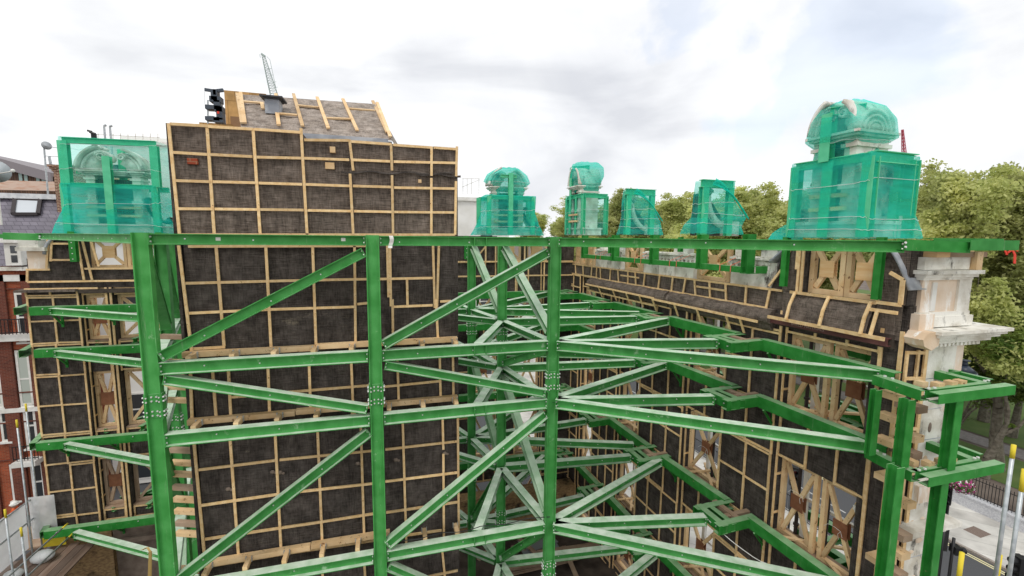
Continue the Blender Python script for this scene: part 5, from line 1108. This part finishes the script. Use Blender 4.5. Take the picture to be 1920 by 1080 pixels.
# (px column, forward depth, crown top pixel row, label)
for i,(px,D,ty,lb) in enumerate(((1930,28,300,'big plane tree cut by the right edge of the photo'),(1800,31,318,'big plane tree right of the great near gable, behind the stone pier'),(1722,38,306,'plane tree peeping out directly right of the great near gable'),(1866,42,330,'plane tree filling the gap behind the two nearest big ones at the right'),
  (1450,47,348,'plane tree just left of the great near gable'),(1560,44,372,'plane tree hidden mostly behind the great near gable'),(1345,58,352,'plane tree behind the wider portal frame'),(1262,62,357,'rounded plane tree between the two portal frames'),(1400,66,362,'farther plane tree showing right of the wider portal frame'),
  (1150,78,356,'plane tree showing right of the tall narrow gable'),(1205,92,385,'distant plane tree behind the small portal frame'),(1055,96,370,'distant plane tree left of the tall narrow gable'),(1022,112,398,'farthest low plane tree beside the middle netted gable'),(1095,104,384,'distant plane tree behind the tall narrow box frame'),(1640,60,352,'plane tree behind the right side of the great near gable'),(1310,80,366,'distant plane tree low between the portals'),(1235,72,366,'plane tree second to the right of the small portal frame'),(1290,68,360,'plane tree third to the right of the small portal frame'),(1425,56,358,'plane tree close behind the bundle of net left of the great gable'),(1475,60,362,'plane tree partly hidden by the left edge of the great gable'),(1180,84,368,'distant plane tree immediately left of the small portal frame'),(1385,52,372,'low plane tree right behind the wider portal frame'),(1120,90,374,'distant plane tree just right of the tall narrow box frame'),(1890,36,322,'plane tree second from the right edge, behind the biggest one'),(1760,44,316,'plane tree behind the pair right of the great near gable'))):
    x,y=azp(px,D); topz=(ray(px,ty).z/ray(px,ty).dot(fw))*D; H=topz-G
    tree(i%3,x,y,((1.05 if D<46 else 1.45),H/20.0),rn.uniform(0,6.28),lb,TG)
for i,(px,D,ty,lb) in enumerate(((1838,30,640,'small dark green tree with low boughs behind the street lamp'),(1905,27,560,'bushy dark green tree at the right edge below the top beam'),(1770,36,560,'dark green tree behind the stone pier shaft'),(1950,33,500,'dark green tree cut by the right edge, middle height'),(1840,37,520,'dense dark green tree between stone pier and right edge'),(1600,50,620,'dark green tree seen through the nearest top window pair'),(1330,62,585,'dark green tree seen through the second top window'))):
    x,y=azp(px,D); topz=(ray(px,ty).z/ray(px,ty).dot(fw))*D; H=topz-G; k=i%2
    tree(k,x,y,(1.25 if k==0 else 1.15,H/(9.0,14.0)[k]),rn.uniform(0,6.28),lb,'dark understorey trees behind the stone pier',TDN,'park_tree')
# ---------------------------------------------------------------- red brick neighbour with slate roof (left)
YN=28.5
nb=thing('red_brick_house',(PY(30,800,YN).x,YN,G),'red brick mansion block with white sash windows, balconies and slate mansard at the far left','building')
XL,XR=PY(-190,600,YN).x,PY(104,600,YN).x-1.5
z_e=PY(20,500,YN).z
m=MB(); m.abox(XL,XR+1.5,YN,YN+3.4,G,z_e); m.build('wall',RBRICK,nb)
def wrect(x0,y0,x1,y1): p=PY(x0,y0,YN);q=PY(x1,y1,YN); return p.x,q.x,q.z,p.z
for (x0,y0,x1,y1) in((-32,545,11,628),(27,549,57,640),(-30,663,9,763),(28,657,66,762),(-3,757,23,826),(42,756,74,838),(18,871,41,936),(57,870,88,934),(-70,545,-45,628),(-75,663,-48,763)):
    a,b,c,d=wrect(x0,y0,x1,y1)
    m=MB(); m.abox(a-.05,b+.05,YN-.005,YN+.05,c-.05,d+.05); wf=m.build('window',DBRICK,nb)
    m=MB(); m.abox(a,b,YN-.05,YN-.01,c,c+.1); m.abox(a,b,YN-.05,YN-.01,d-.1,d); m.abox(a,a+.1,YN-.048,YN-.01,c+.1,d-.1); m.abox(b-.1,b,YN-.048,YN-.01,c+.1,d-.1); m.abox(a+.1,b-.1,YN-.046,YN-.012,(c+d)/2-.04,(c+d)/2+.04); m.abox(a-.08,b+.08,YN-.14,YN-.0,c-.1,c-.002); sub(m,'frame',WHITE,wf)
    m=MB(); m.abox(a+.1,b-.1,YN-.02,YN-.012,c+.1,d-.1); sub(m,'pane',GLASS if y0>560 or 1 else GLASS,wf)
    if 655<y0<665: m=MB(); m.abox(a+.1,b-.1,YN-.03,YN-.022,c+.1,d-.1); sub(m,'blind',mat('blind_grey','b5bdb4',.8),wf)
for (y0,y1,mt,o_) in((515,527,WHITE,.12),(625,637,WHITE,.4),(764,772,WHITE,.15),(500,507,STONE,.25)):
    z1,z0=PY(30,y0,YN).z,PY(30,y1,YN).z; m=MB(); m.abox(XL-.01,XR+1.6,YN-o_,YN-.002,z0,z1); m.build('string_course',mt,nb)
for y in(540,735,790,860):
    z=PY(30,y,YN).z; m=MB(); m.abox(XL-.01,XR+1.6,YN-.06,YN-.001,z-.07,z); m.build('brick_band',DBRICK,nb)
for x in(17,74,-40): 
    a=PY(x,700,YN).x; m=MB(); m.abox(a-.3,a+.3,YN-.12,YN-.003,G,z_e-.4); m.build('pilaster',DBRICK,nb)
def balc(x0,x1,yt,yb):
    a,b=PY(x0,yt,YN).x,PY(x1,yt,YN).x; z1,z0=PY((x0+x1)/2,yt,YN).z,PY((x0+x1)/2,yb,YN).z; m=MB()
    for z in(z0+.1,z1): m.bar((a,YN-.55,z),(b,YN-.55,z),.04,.04)
    n_=int((b-a)/.14)
    for i in range(n_+1): m.bar((a+(b-a)*i/n_,YN-.55,z0),(a+(b-a)*i/n_,YN-.55,z1),.025,.025,YU)
    m.build('balcony_railing',BLACK,nb)
balc(-80,64,597,625)
a,b=PY(40,855,YN).x,PY(84,855,YN).x; z=PY(60,856,YN).z; m=MB(); m.abox(a,b,YN-.7,YN-.001,z-.25,z); m.build('balcony_slab',WHITE,nb); balc(38,84,828,854)
# mansard
z_r=PY(60,372,YN+3.2).z; m=MB(); m.add([(XL,YN-.1,z_e+.05),(XR+1.5,YN-.1,z_e+.05),(XR+1.5,YN+3.2,z_r),(XL,YN+3.2,z_r)],[(0,1,2,3)]); m.add([(XL,YN+3.2,z_r),(XR+1.5,YN+3.2,z_r),(XR+1.5,YN+3.4,z_r),(XL,YN+3.4,z_r)],[(0,1,2,3)]); m.add([(XR+1.5,YN-.1,z_e+.05),(XR+1.5,YN+3.4,z_e),(XR+1.5,YN+3.4,z_r),(XR+1.5,YN+3.2,z_r)],[(0,1,2,3)])
rfm=m.build('roof',SLATE,nb)
m=MB(); m.bar((XL,YN+3.15,z_r+.1),(XR+1.5,YN+3.15,z_r+.1),.5,.28); m.build('lead_ridge',SLATEP,nb)
def rp(x,y,o=0.0):
    n=Vector((0,-(z_r-z_e-.05),3.3)).normalized(); A=Vector((XL,YN-.1,z_e+.05)); d=ray(x,y); return d*(A.dot(n)/d.dot(n))+n*o
P=[rp(*q,.12) for q in((27,404),(74,404),(78,377),(31,375))]
m=MB(); m.cm=0
for i in range(4): m.bar(P[i],P[(i+1)%4],.16,.16)
m.cm=1; m.add([p*1 for p in P],[(0,1,2,3)]); m.build('skylight',[mat('skylight_frame','3a3436',.6),mat('skylight_glass','c8ced4',.3)],nb)
a,b,c,d=PY(16,448,YN).x,PY(46,448,YN).x,PY(30,497,YN).z,PY(30,455,YN).z
m=MB(); m.abox(a,b,YN-.35,YN+1.2,c,d); m.abox(a-.15,b+.15,YN-.5,YN+1.2,d,d+.2); dm=m.build('dormer',WHITE,nb)
m=MB(); m.abox(a+.25,b-.15,YN-.37,YN-.355,c+.15,(c+d)/2-.05); m.abox(a+.25,b-.15,YN-.37,YN-.355,(c+d)/2+.05,d-.15); sub(m,'pane',GLASS,dm)
for x0 in(105,-3):
    m=MB(); p=rp(x0,372,.1); m.box(p,XU,YU,ZU,.22,.2,.12); m.build('roof_vent',STONEG,nb)
m=MB(); a,b=PY(108,400,YN+2.5).x,PY(124,400,YN+2.5).x; z=PY(115,322,YN+2.5).z; m.abox(a,b+.6,YN+2.5,YN+3.8,z_r-2.5,z); 
for k in range(3): m.abox(a-.06*(k+1),b+.6+.06*k,YN+2.5-.06*k-.03,YN+3.85,z+.12*k+.001,z+.12*(k+1)); 
ch=thing('chimney_stack',(a,YN+3,z_r),'tall brown brick chimney stack beside the square netted frame','chimney'); m.build('stack',CBRICK,ch)
m=MB(); m.tube(((a+b)/2,YN+3.1,z+.36),((a+b)/2,YN+3.1,z+.75),.13,10,.1); m.build('chimney_pot',CBRICK,ch,True)
# parapet beam, timber clad block, dish, aerials
m=MB(); p,q=PY(-60,346,34),PY(116,350,34); m.bar(p,q,.3,.55); tag(m.build('roof_parapet',mat('pinkish_render','dcc3b2',.8,'c98e6c',2,9,.5,.75,stretch=(1,1,6))),'long flat pinkish rust stained parapet above the slate roof','parapet')
YW=46; cb=thing('timber_clad_block',(PY(40,340,YW).x,YW,G),'low modern block with brown vertical timber cladding and sloping grey eaves at the far left','building')
p0,p1=PY(-60,280,YW),PY(98,324,YW); zb=G; m=MB(); m.prism([(p0.x,YW,zb),(p1.x,YW,zb),(p1.x,YW,p1.z-.3),(p0.x,YW,p0.z-.3)],(0,10,0)); m.build('wall',CLADW,cb)
m=MB(); m.prism([(p0.x,YW-.25,p0.z-.75),(p1.x,YW-.25,p1.z-.75),(p1.x,YW-.25,p1.z),(p0.x,YW-.25,p0.z)],(0,10.2,0)); m.build('eaves',mat('grey_fascia','8a8488',.6),cb)
for x0 in(5,36,46,68,78,-20):
    a,b=PY(x0,330,YW).x,PY(x0+6,330,YW).x; z1=PY(x0,312+x0*.08,YW).z; m=MB(); m.abox(a,b,YW-.06,YW-.003,z1-1.7,z1-.1); m.build('window',mat('pale_glass','8fa6a2',.2),cb)
m=MB(); m.abox(p1.x+.05,p1.x+3.2,YW+2,YW+8,G,PY(100,315,YW).z); tag(m.build('tan_block',mat('tan_render','cfa877',.8)),'small tan rendered block between timber clad building and chimney','building')
m=MB(); b_=PY(85,320,33); m.tube(b_-ZU*2,PY(82,270,33),.045,6); m.tube(PY(82,292,33),PY(112,294,33),.02,5)
for dx in(5,9): m.tube(PY(88+dx*.6,293,33),PY(90+dx,318,33),.035,6)
r_=thing('aerial_mast',b_,'thin rooftop mast carrying a small satellite dish at the upper left','mast'); m.build('pole',GALV,r_)
c=PY(85,274,33); m=MB(); m.tube(c,c+Vector((.12,-.1,.02)),.08,16,.24); m.tube(c+Vector((.1,-.15,0)),c+Vector((.75,-.3,-.12)),.02,5); m.build('dish',mat('dish_grey','a9aeb2',.5),r_,True)
c=PY(-9,322,24); r_=thing('satellite_dish',c,'large pale satellite dish cut by the left edge of the photo','satellite dish'); m=MB(); m.tube(c,c+Vector((.12,-.15,0)),.1,24,.45); m.build('dish',mat('dish_pale','cfd6da',.5),r_,True)
m=MB(); m.tube(c+Vector((.2,-.2,-.1)),PY(24,321,23.6),.02,6); m.ball(PY(24,320,23.6),.07); m.tube(c,c-ZU*2.2,.04,8); m.build('arm',WHITE,r_)
# ---------------------------------------------------------------- white buildings behind
WB=mat('white_stucco','f0efeb',.8,'dedcd6',.8,8,.35,.7)
def wbuild(x0,x1,ytop,Y,label,extra,dep=14,step=3.1):
    a,b=PY(x0,ytop,Y),PY(x1,ytop,Y); zt=a.z; r_=thing('white_building',((a.x+b.x)/2,Y,G),label,'building','pale buildings behind the far facades')
    m=MB(); m.abox(a.x,b.x,Y,Y+dep,G,zt); m.build('wall',WB,r_)
    m=MB(); m.abox(a.x-.2,b.x+.2,Y-.25,Y-.003,zt-.25,zt+.1); m.build('cornice',WHITE,r_)
    z=zt-2.6; k=0
    while z-1.9>G:
        x=a.x+1.0
        while x+1.3<b.x:
            m=MB(); m.abox(x-.1,x+1.3,Y-.04,Y-.002,z-1.9,z+.1); w_=m.build('window',WHITE,r_); m=MB(); m.abox(x,x+1.2,Y-.06,Y-.045,z-.85,z); m.abox(x,x+1.2,Y-.06,Y-.045,z-1.8,z-.95); sub(m,'pane',GLASS,w_); x+=step
        z-=3.4; k+=1
    return r_
w1=wbuild(170,420,440,30.5,'white stucco building standing behind the left facade and its openings',0)
w2=wbuild(186,345,262,60,'white rooftop storey with railings and flues behind the square netted frame',0,10,40)
m=MB(); a,b=PY(205,247,60),PY(345,257,60); m.abox(a.x,b.x,62,66,w2.location.z+8,a.z); m.build('plant_room',mat('pale_cladding','e3e4e0',.7),w2)
m=MB()
for y in(252,262): m.bar(PY(182,y,59.8),PY(300,y+6,59.8),.06,.06)
for x in range(184,304,14): m.bar(PY(x,250,59.8),PY(x,272,59.8),.06,.06,YU)
m.build('railing',WHITE,w2)
for k,(x,y0) in enumerate(((172,247),(176,250),(179,251),(195,236),(206,237))):
    m=MB(); t_=PY(x,y0,58); m.tube(t_,t_-ZU*3.0,.10,6); m.tube(t_,t_+Vector((-.35 if k<3 else .2,0,.1)),.12,6); tag(m.build('flue_pipe',BLACK if k<3 else GALV),['left black bent flue pipe above the netted square frame','middle black flue pipe above the netted square frame','right black flue pipe above the netted square frame','left grey roof cowl above the netted square frame','right grey roof cowl above the netted square frame'][k],'flue','flues on the white roof')
w3=wbuild(640,955,364,44,'plain white building with parapet between the wrapped wall and the middle netted gable',0,14,6.0)
m=MB()
for y0,y1 in((334,335),(350,337)): m.bar(PY(866,y0+1,43.9),PY(899,y1,43.9),.05,.05)
for x in(868,876,884,898): m.bar(PY(x,335,43.9),PY(x,364,43.9),.05,.05,YU)
m.build('railing',WHITE,w3)
# tan clad building, cleaning crane, lattice crane, red mast
YK=62
tn=thing('tan_clad_building',(PY(460,200,YK).x,YK,G),'tan panel clad rooftop block behind the wrapped roof','building')
a,b=PY(420,169,YK),PY(498,169,YK); m=MB(); m.abox(a.x,b.x,YK,YK+5,G,a.z); m.build('wall',TANP,tn); a=PY(432,218,YK); m=MB(); m.abox(a.x,a.x+1.2,YK-.05,YK-.002,a.z-1.6,a.z); m.build('door',mat('brown_door','8c6c4e',.7),tn)
m=MB(); a=PY(380,233,YK-1); m.abox(a.x,PY(445,233,YK).x,YK-2,YK-.01,G,a.z); m.build('lower_roof',TANP,tn)
kc=thing('cleaning_cradle_crane',(PY(405,230,58).x,58,PY(405,232,58).z),'black rooftop facade access machine with short cross arm left of the tan block','access crane')
B_=mat('machine_dark','434c57',.5)
m=MB(); m.bar(PY(384,168,58),PY(403,171,58),.25,.3); m.bar(PY(403,171,58),PY(419,169,58),.3,.32); m.build('jib',B_,kc)
m=MB(); 
for x,y,w_,h_ in((404,180,.3,.55),(406,188,.55,.3),(409,195,.3,.3),(402,203,.75,.22),(412,206,.4,.3),(414,214,.3,.7),(401,224,.7,.2),(412,227,.45,.25),(405,175,.14,.3)): p=PY(x,y,58); m.box(p,XU,YU,ZU,w_,.5,h_)
m.build('machine_body',B_,kc)
m=MB()
for x in(389,390.5,415): m.bar(PY(x,188,58),PY(x,232,58),.07,.07,YU)
for y in(188,197,208,217,227): m.bar(PY(388,y,58),PY(402,y+1,58),.06,.06)
m.tube(PY(384,168,58),PY(384,195,58),.02,4); m.build('cage',GALV,kc)
m=MB(); m.box(PY(409,211,57.3),XU,YU,ZU,.1,.05,.12); m.build('red_panel',RED,kc)
def lattice(name,p,q,w,n,label,cat,mt,r=.07):
    r_=thing(name,p,label,cat); m=MB(); a=(q-p).normalized(); s=a.cross(YU).normalized(); t=s.cross(a); cor=[(s*i+t*j)*w/2 for i in(-1,1) for j in(-1,1)]
    for c in cor: m.bar(p+c,q+c*.35,r,r)
    m.build('chord',mt,r_); m=MB()
    for k in range(n):
        u,v=p.lerp(q,k/n),p.lerp(q,(k+1)/n); g0,g1=1-.65*k/n,1-.65*(k+1)/n
        for i,j in((0,1),(1,3),(3,2),(2,0)): m.bar(u+cor[i]*g0,v+cor[j]*g1,r*.7,r*.7); m.bar(u+cor[i]*g0,u+cor[j]*g0,r*.7,r*.7)
    m.build('lacing',mt,r_); return r_
CR=mat('crane_grey','a9b8b4',.6)
k_=lattice('tower_crane',PY(515,182,120),PY(494,105,120),1.6,16,'slender grey lattice crane jib leaning over the wrapped roof','crane',CR,.07)
m=MB(); m.bar(PY(497,106,120),PY(490,101,120),.5,.4); m.bar(PY(500,106,120),PY(506,112,120),.08,.08); m.bar(PY(506,112,120),PY(521,182,120),.09,.09); m.bar(PY(487,102,120),PY(488,108,120),.08,.08)
for y0,x0 in((130,500),(142,504),(155,509),(165,512)): m.bar(PY(x0+2,y0,120),PY(x0+9,y0-2,120),.06,.06)
m.build('pendant',CR,k_)
lattice('radio_mast',PY(1696,300,110),PY(1692,243,110),1.0,9,'distant red lattice radio mast right of the great near gable','mast',mat('mast_red','b8485c',.7),.14)
# ---------------------------------------------------------------- lower left: scaffold walkway, sheeting, worker
zp=-12.0
wk=thing('scaffold_walkway',(-13,18,zp),'scaffold boards laid as a walkway at the bottom left corner','scaffold platform')
for k in range(7):
    m=MB(); m.abox(-13.35+.30*k,-13.07+.30*k,13.0+.1*(k%3),20.1-.2*(k%2),zp-.05,zp); m.build('board',mat('board_brown%d'%(k%3),[(.16,.10,.07),(.22,.14,.10),(.13,.09,.07)][k%3],.9,[(.24,.17,.13),(.34,.25,.20),(.2,.14,.11)][k%3],2,9,.3,.7,stretch=(4,.5,4),bump=.3),wk)
ss=thing('white_sheeting',(-13.9,17,zp),'white scaffold sheeting laced along the walkway guard rail, bottom left','sheeting','white sheeting at the lower left')
def sh(u,v):
    y=13.0+7.0*u; return Vector((-13.4+.12*math.sin(u*9)*(v),y,zp+.1+1.85*v+.08*math.sin(u*17)*v))
cloth(sh,XU,'sheet',SHEET,ss,60,14,.09,1.2,3)
s2=thing('white_sheeting',(-13,21,zp),'white scaffold sheeting closing the far end of the walkway','sheeting','white sheeting at the lower left')
cloth(lambda u,v:Vector((-13.35+.8*u,20.15,zp+.35+1.7*v)),-YU,'sheet',SHEET,s2,24,24,.07,1.5,5)
TGp='scaffold tubes round the walkway at the lower left'
def stube(p,q,label,yel=True,r=.03):
    p=Vector(p);q=Vector(q); r_=thing('scaffold_tube',q,label,'scaffold tube',TGp); d=(q-p).normalized(); m=MB(); m.tube(p+d*(.3 if yel else 0),q,r,10); m.build('tube',GALV,r_,True)
    if yel: m=MB(); m.tube(p,p+d*.3,r+.002,10); m.build('yellow_end',YEL,r_,True)
for (x,y,Y,zb_,lb) in((31,787,19.6,G,'long scaffold standard with yellow top in front of the red brick house'),(48,757,20.2,G,'tallest scaffold standard at the left edge of the left facade'),(9,955,17.6,G,'short scaffold standard with yellow tip at the left, beyond the sheeting'),(39,989,16.6,G,'yellow tipped scaffold standard rising from the walkway')):
    p=PY(x,y,Y); stube(p,(p.x,p.y,zb_),lb)
stube((-13.3,20.2,zp+1.95),(-13.3,12.0,zp+1.95),'upper guard tube along the white sheeting',False); stube((-13.25,20.2,zp+1.2),(-13.25,12.0,zp+1.2),'lower guard tube along the white sheeting',False)
stube((-11.9,19.6,zp+1.1),(-11.9,12.0,zp+1.1),'upper guard tube along the open side of the walkway'); stube((-11.8,19.7,zp+.65),(-11.8,12.0,zp+.65),'lower guard tube along the open side of the walkway')
m=MB(); m.abox(-12.9,-12.2,19.9,19.94,zp+.1,zp+.5); tag(m.build('toe_board',YEL),'yellow painted board across the end of the walkway','board')
m=MB(); m.ball((-12.5,19.2,zp+.18),.34,.3,.2,14,9); m.ball((-12.3,19.1,zp+.26),.22,.22,.14,12,8); tag(m.build('white_sack',SHEET,None,True),'crumpled white sack lying on the walkway by the yellow board','sack')
m=MB(); m.ball((-12.85,18.4,zp+.16),.28,.25,.15,14,9); tag(m.build('white_sack',SHEET,None,True),'small round white sack on the walkway against the sheeting','sack')
m=MB(); m.abox(-13.1,-12.6,17.6,18.1,zp+.002,zp+.07); m.abox(-13.05,-12.7,17.65,18.05,zp+.072,zp+.12); tag(m.build('pallet_boards',WOODG),'short stacked boards on the walkway','timber')
# worker: skinned figure
def person(loc,label,rz=0):
    root=thing('person',loc,label,'person'); L0=Vector(loc)
    J={'pel':(0,0,.95,.15),'wst':(0,.02,1.1,.13),'chs':(0,.06,1.35,.16),'nek':(0,.10,1.50,.065),'hed':(0,.13,1.63,.085),'top':(0,.14,1.72,.08),
       'lh':(-.10,0,.88,.10),'lk':(-.13,.08,.5,.065),'la':(-.13,0,.09,.045),'lt':(-.14,.16,.04,.04),'rh':(.10,0,.88,.10),'rk':(.13,-.02,.5,.065),'ra':(.14,-.1,.09,.045),'rf':(.15,.06,.04,.04),
       'ls':(-.19,.05,1.42,.065),'le':(-.30,.10,1.16,.045),'lw':(-.26,.34,1.08,.032),'rs':(.19,.05,1.42,.065),'re':(.31,.1,1.16,.045),'rw':(.24,.34,1.05,.032)}
    E=[('pel','wst'),('wst','chs'),('chs','nek'),('nek','hed'),('hed','top'),('pel','lh'),('lh','lk'),('lk','la'),('la','lt'),('pel','rh'),('rh','rk'),('rk','ra'),('ra','rf'),('chs','ls'),('ls','le'),('le','lw'),('chs','rs'),('rs','re'),('re','rw')]
    for s_,w_ in((-1,'lw'),(1,'rw')):
        b=Vector(J[w_][:3]); J[w_+'p']=tuple(b+Vector((0,.07,-.02)))+(.03,); E.append((w_,w_+'p'))
        for k in range(4):
            o=Vector(((k-1.5)*.02,.12,-.04)); J[w_+'f%d'%k]=tuple(b+o)+(.0095,); J[w_+'g%d'%k]=tuple(b+o+Vector((0,.03,-.035)))+(.008,); E+= [(w_+'p',w_+'f%d'%k),(w_+'f%d'%k,w_+'g%d'%k)]
        J[w_+'t']=tuple(b+Vector((-s_*.045,.07,-.01)))+(.01,); E.append((w_+'p',w_+'t'))
    ks=list(J); me=bpy.data.meshes.new('body'); c_,s_=math.cos(rz),math.sin(rz)
    me.from_pydata([(L0.x+J[k][0]*c_-J[k][1]*s_,L0.y+J[k][0]*s_+J[k][1]*c_,L0.z+J[k][2]) for k in ks],[(ks.index(a),ks.index(b)) for a,b in E],[]); o=bpy.data.objects.new('body',me); COL.objects.link(o)
    sm=o.modifiers.new('skin','SKIN'); 
    for i,k in enumerate(ks): me.skin_vertices[0].data[i].radius=(J[k][3],J[k][3]*.85)
    me.skin_vertices[0].data[0].use_root=True; ss_=o.modifiers.new('sub','SUBSURF'); ss_.levels=ss_.render_levels=2
    OR=mat('hi_vis_orange',(.75,.13,.03),.7); SK=mat('skin',(.5,.28,.2),.6)
    m=mat('worker_clothes',(.75,.13,.03),.75); t=m.node_tree
    me.materials.append(m); o.parent=root; o.matrix_parent_inverse=Matrix.Translation(-L0)
    def loc_(v): return Vector((L0.x+v[0]*c_-v[1]*s_,L0.y+v[0]*s_+v[1]*c_,L0.z+v[2]))
    h=loc_((0,.14,1.66)); m=MB(); m.ball(h,.085,.1,.12,14,10); m.ball(h+Vector((-.1*s_,.1*c_,-.01)),.015,.02,.02,6,4); m.ball(loc_((-.09,.14,1.66)),.015,.02,.03,6,4); m.ball(loc_((.09,.14,1.66)),.015,.02,.03,6,4); m.build('head_skin',SK,root,True)
    m=MB(); m.ball(h+ZU*.06,.125,.15,.11,16,10); m.tube(h+ZU*.05,h+ZU*.065,.16,16,.14); m.build('hard_hat',WHITE,root,True)
    for z in(1.12,1.3):
        m=MB(); m.tube(loc_((0,.04,z-.025)),loc_((0,.04,z+.025)),.19,14,.19,cap=False); m.build('reflective_band',YEL,root,True)
pz=PY(34,940,22.6); person(Vector((pz.x,22.6,pz.z-1.74)),'person in a white hard hat and orange jacket standing behind the white sheeting',R(160))
m=MB(); m.abox(pz.x-1.5,pz.x+1.2,21.9,23.6,pz.z-1.84,pz.z-1.74); m.abox(pz.x-1.4,pz.x-1.3,22,22.1,G,pz.z-1.84); m.abox(pz.x+1,pz.x+1.1,22,22.1,G,pz.z-1.84); m.abox(pz.x+1,pz.x+1.1,23.4,23.5,G,pz.z-1.84); tag(m.build('scaffold_platform',WOODG),'small raised timber platform under the worker','platform')
# things on the pit floor
rn=random.Random(9)
for k,(x,y,lb) in enumerate(((1080,1030,'stack of long planks on the pit floor behind the right green column'),(1010,1052,'low stack of planks on the pit floor at the bottom centre'))):
    c=PZ(x,y,G+.5); r_=thing('timber_stack',(c.x,c.y,G),lb,'timber stack','plank stacks on the pit floor')
    for j in range(7): m=MB(); a=rn.uniform(-.08,.08); m.bar(c+Vector((-1.8,a,-.25+.1*(j//2)+.0)),c+Vector((1.6,a*2+.1,-.25+.1*(j//2))) ,.24,.07) if 0 else m.box(c+Vector((rn.uniform(-.3,.3),(j%2)*.3,-.3+.09*(j//2))),Vector((math.cos(a),math.sin(a),0)),Vector((-math.sin(a),math.cos(a),0)),ZU,1.7,.12,.035); m.build('plank',WOODG,r_)
c=PZ(1010,1022,G+.3); m=MB(); m.box(c,XU,YU,ZU,.9,.5,.02); m.box(c+Vector((.1,.1,.05)),Vector((.9,.2,0)).normalized(),Vector((-.2,.9,0)).normalized(),ZU,.8,.4,.02); tag(m.build('metal_sheet',mat('tin_sheet','8f9498',.45,metal=.3)),'crumpled grey metal sheets on the pit floor','metal sheet')
c=PZ(215,1068,G+.7); m=MB(); m.keep=1; m.grid(lambda u,v:c+Vector((-1.7+3.4*u,-.5+1.0*v,.25+.12*noise.noise(Vector((u*6,v*4,3)))-.4*(v-.5)**2)),40,14); tag(m.build('grey_tarpaulin',mat('tarp_grey','7e8388',.45,bump=.4,bscale=6,col2='9a9fa3'),None,True),'rumpled grey tarpaulin on the pit floor at the lower left','tarpaulin')
for k in range(5):
    c=Vector((rn.uniform(-9,8),rn.uniform(14,19),G+.2)); m=MB(); 
    for j in range(9): m.ball(c+Vector((rn.uniform(-.8,.8),rn.uniform(-.6,.6),rn.uniform(-.1,.15))),rn.uniform(.1,.25),rn.uniform(.1,.22),rn.uniform(.08,.18),6,4)
    tag(m.build('rubble_heap',MASON),kind='stuff'); 
m=MB(); m.abox(2.0,9.2,20.2,20.9,G,G+2.2); m.abox(-8,2.0,20.4,20.9,G,G+3.0); tag(m.build('stub_wall',BRK),'low rough brick stub wall left standing along the foot of the far facade','wall')
m=MB(); m.prism([(-16,13.2,G+.0),(-13.8,13.2,G),(-13.8,21.3,G),(-16,21.3,G)],(0,0,1.2)); tag(m.build('pit_bank',EARTH),kind='structure')

CW=mat('white_cord','e8e8e4',.6)
for k,(t,z) in enumerate(((6.9,-6.9),(7.9,-6.6),(11.2,-6.9),(6.9,-10.3),(11.2,-3.4),(15.4,-6.8))):
    pts=[FR(t+.22*math.cos(a*.8),z+.12*math.sin(a*.8)+.03*math.sin(a*3),10.52+.02*math.sin(a)) for a in range(9)]; m=MB(); m.path([Vector(p) for p in pts[:5]],.004,5); m.path([Vector(pts[3]),Vector(pts[3])-ZU*.1+DT*.06,Vector(pts[3])-ZU*.22+DT*.03],.004,5)
    tag(m.build('tie_wire',CW),'white tie wire looped round the brown gusset, %s'%['nearest bay right half, second storey','nearest bay left half, second storey','second bay, second storey','nearest bay right half, third storey','second bay, top storey','third bay, second storey'][k],'wire','white tie wires on the window braces')
for k,(p,q,sg,lb) in enumerate(((nd('c',3),wp(3,9.3),.5,'thin black cable sagging from the third right strut to the wale'),(nd('b',4,.15),nd('c',4,.15),.12,'thin black cable lying along the lowest front beam, right bay'),(FR(9.2,ZL[4],9.0),FR(6.6,ZL[4],9.9),.35,'thin pale cord slung beside the lower right wale'))):
    m=MB(); m.path([p.lerp(q,i/14)+ZU*(.14 if k==1 else 0)-ZU*sg*math.sin(math.pi*i/14)*(1 if k!=1 else .0)+YU*(.05*math.sin(i*1.7)) for i in range(15)],.011,5); tag(m.build('cable',BLACK if k<2 else CW),lb,'cable')

rn=random.Random(21)
for k,(x,y) in enumerate(((-9.5,16.5),(-7.2,17.5),(6.2,18.2),(7.6,16.8),(4.6,19.0))):
    a=rn.uniform(0,3.1); d=Vector((math.cos(a),math.sin(a),.03)); c=Vector((x,y,G+.55)); m=MB(); m.bar(c-d*1.2,c+d*1.2,.2,.05); tag(m.build('loose_board',WOODG),'loose grey board lying on the pit floor, %s'%['far left','left of the wrapped wall','right middle','right near','under the far facade'][k],'board','loose boards on the pit floor')
r_=thing('rebar_cage',(-10.3,17.6,G),'rusty upright starter bars on the pit floor at the lower left','rebar'); RB=mat('rebar_rust',(.13,.07,.045),.8)
for i in range(5):
    m=MB(); m.tube((-11+.45*i,17.6,G),(-11+.45*i+.03,17.6,G+2.1),.014,6); m.build('bar',RB,r_)
for z in(.7,1.3): m=MB(); m.tube((-11.1,17.58,G+z),(-9.1,17.58,G+z+.04),.012,6); m.build('cross_bar',RB,r_)
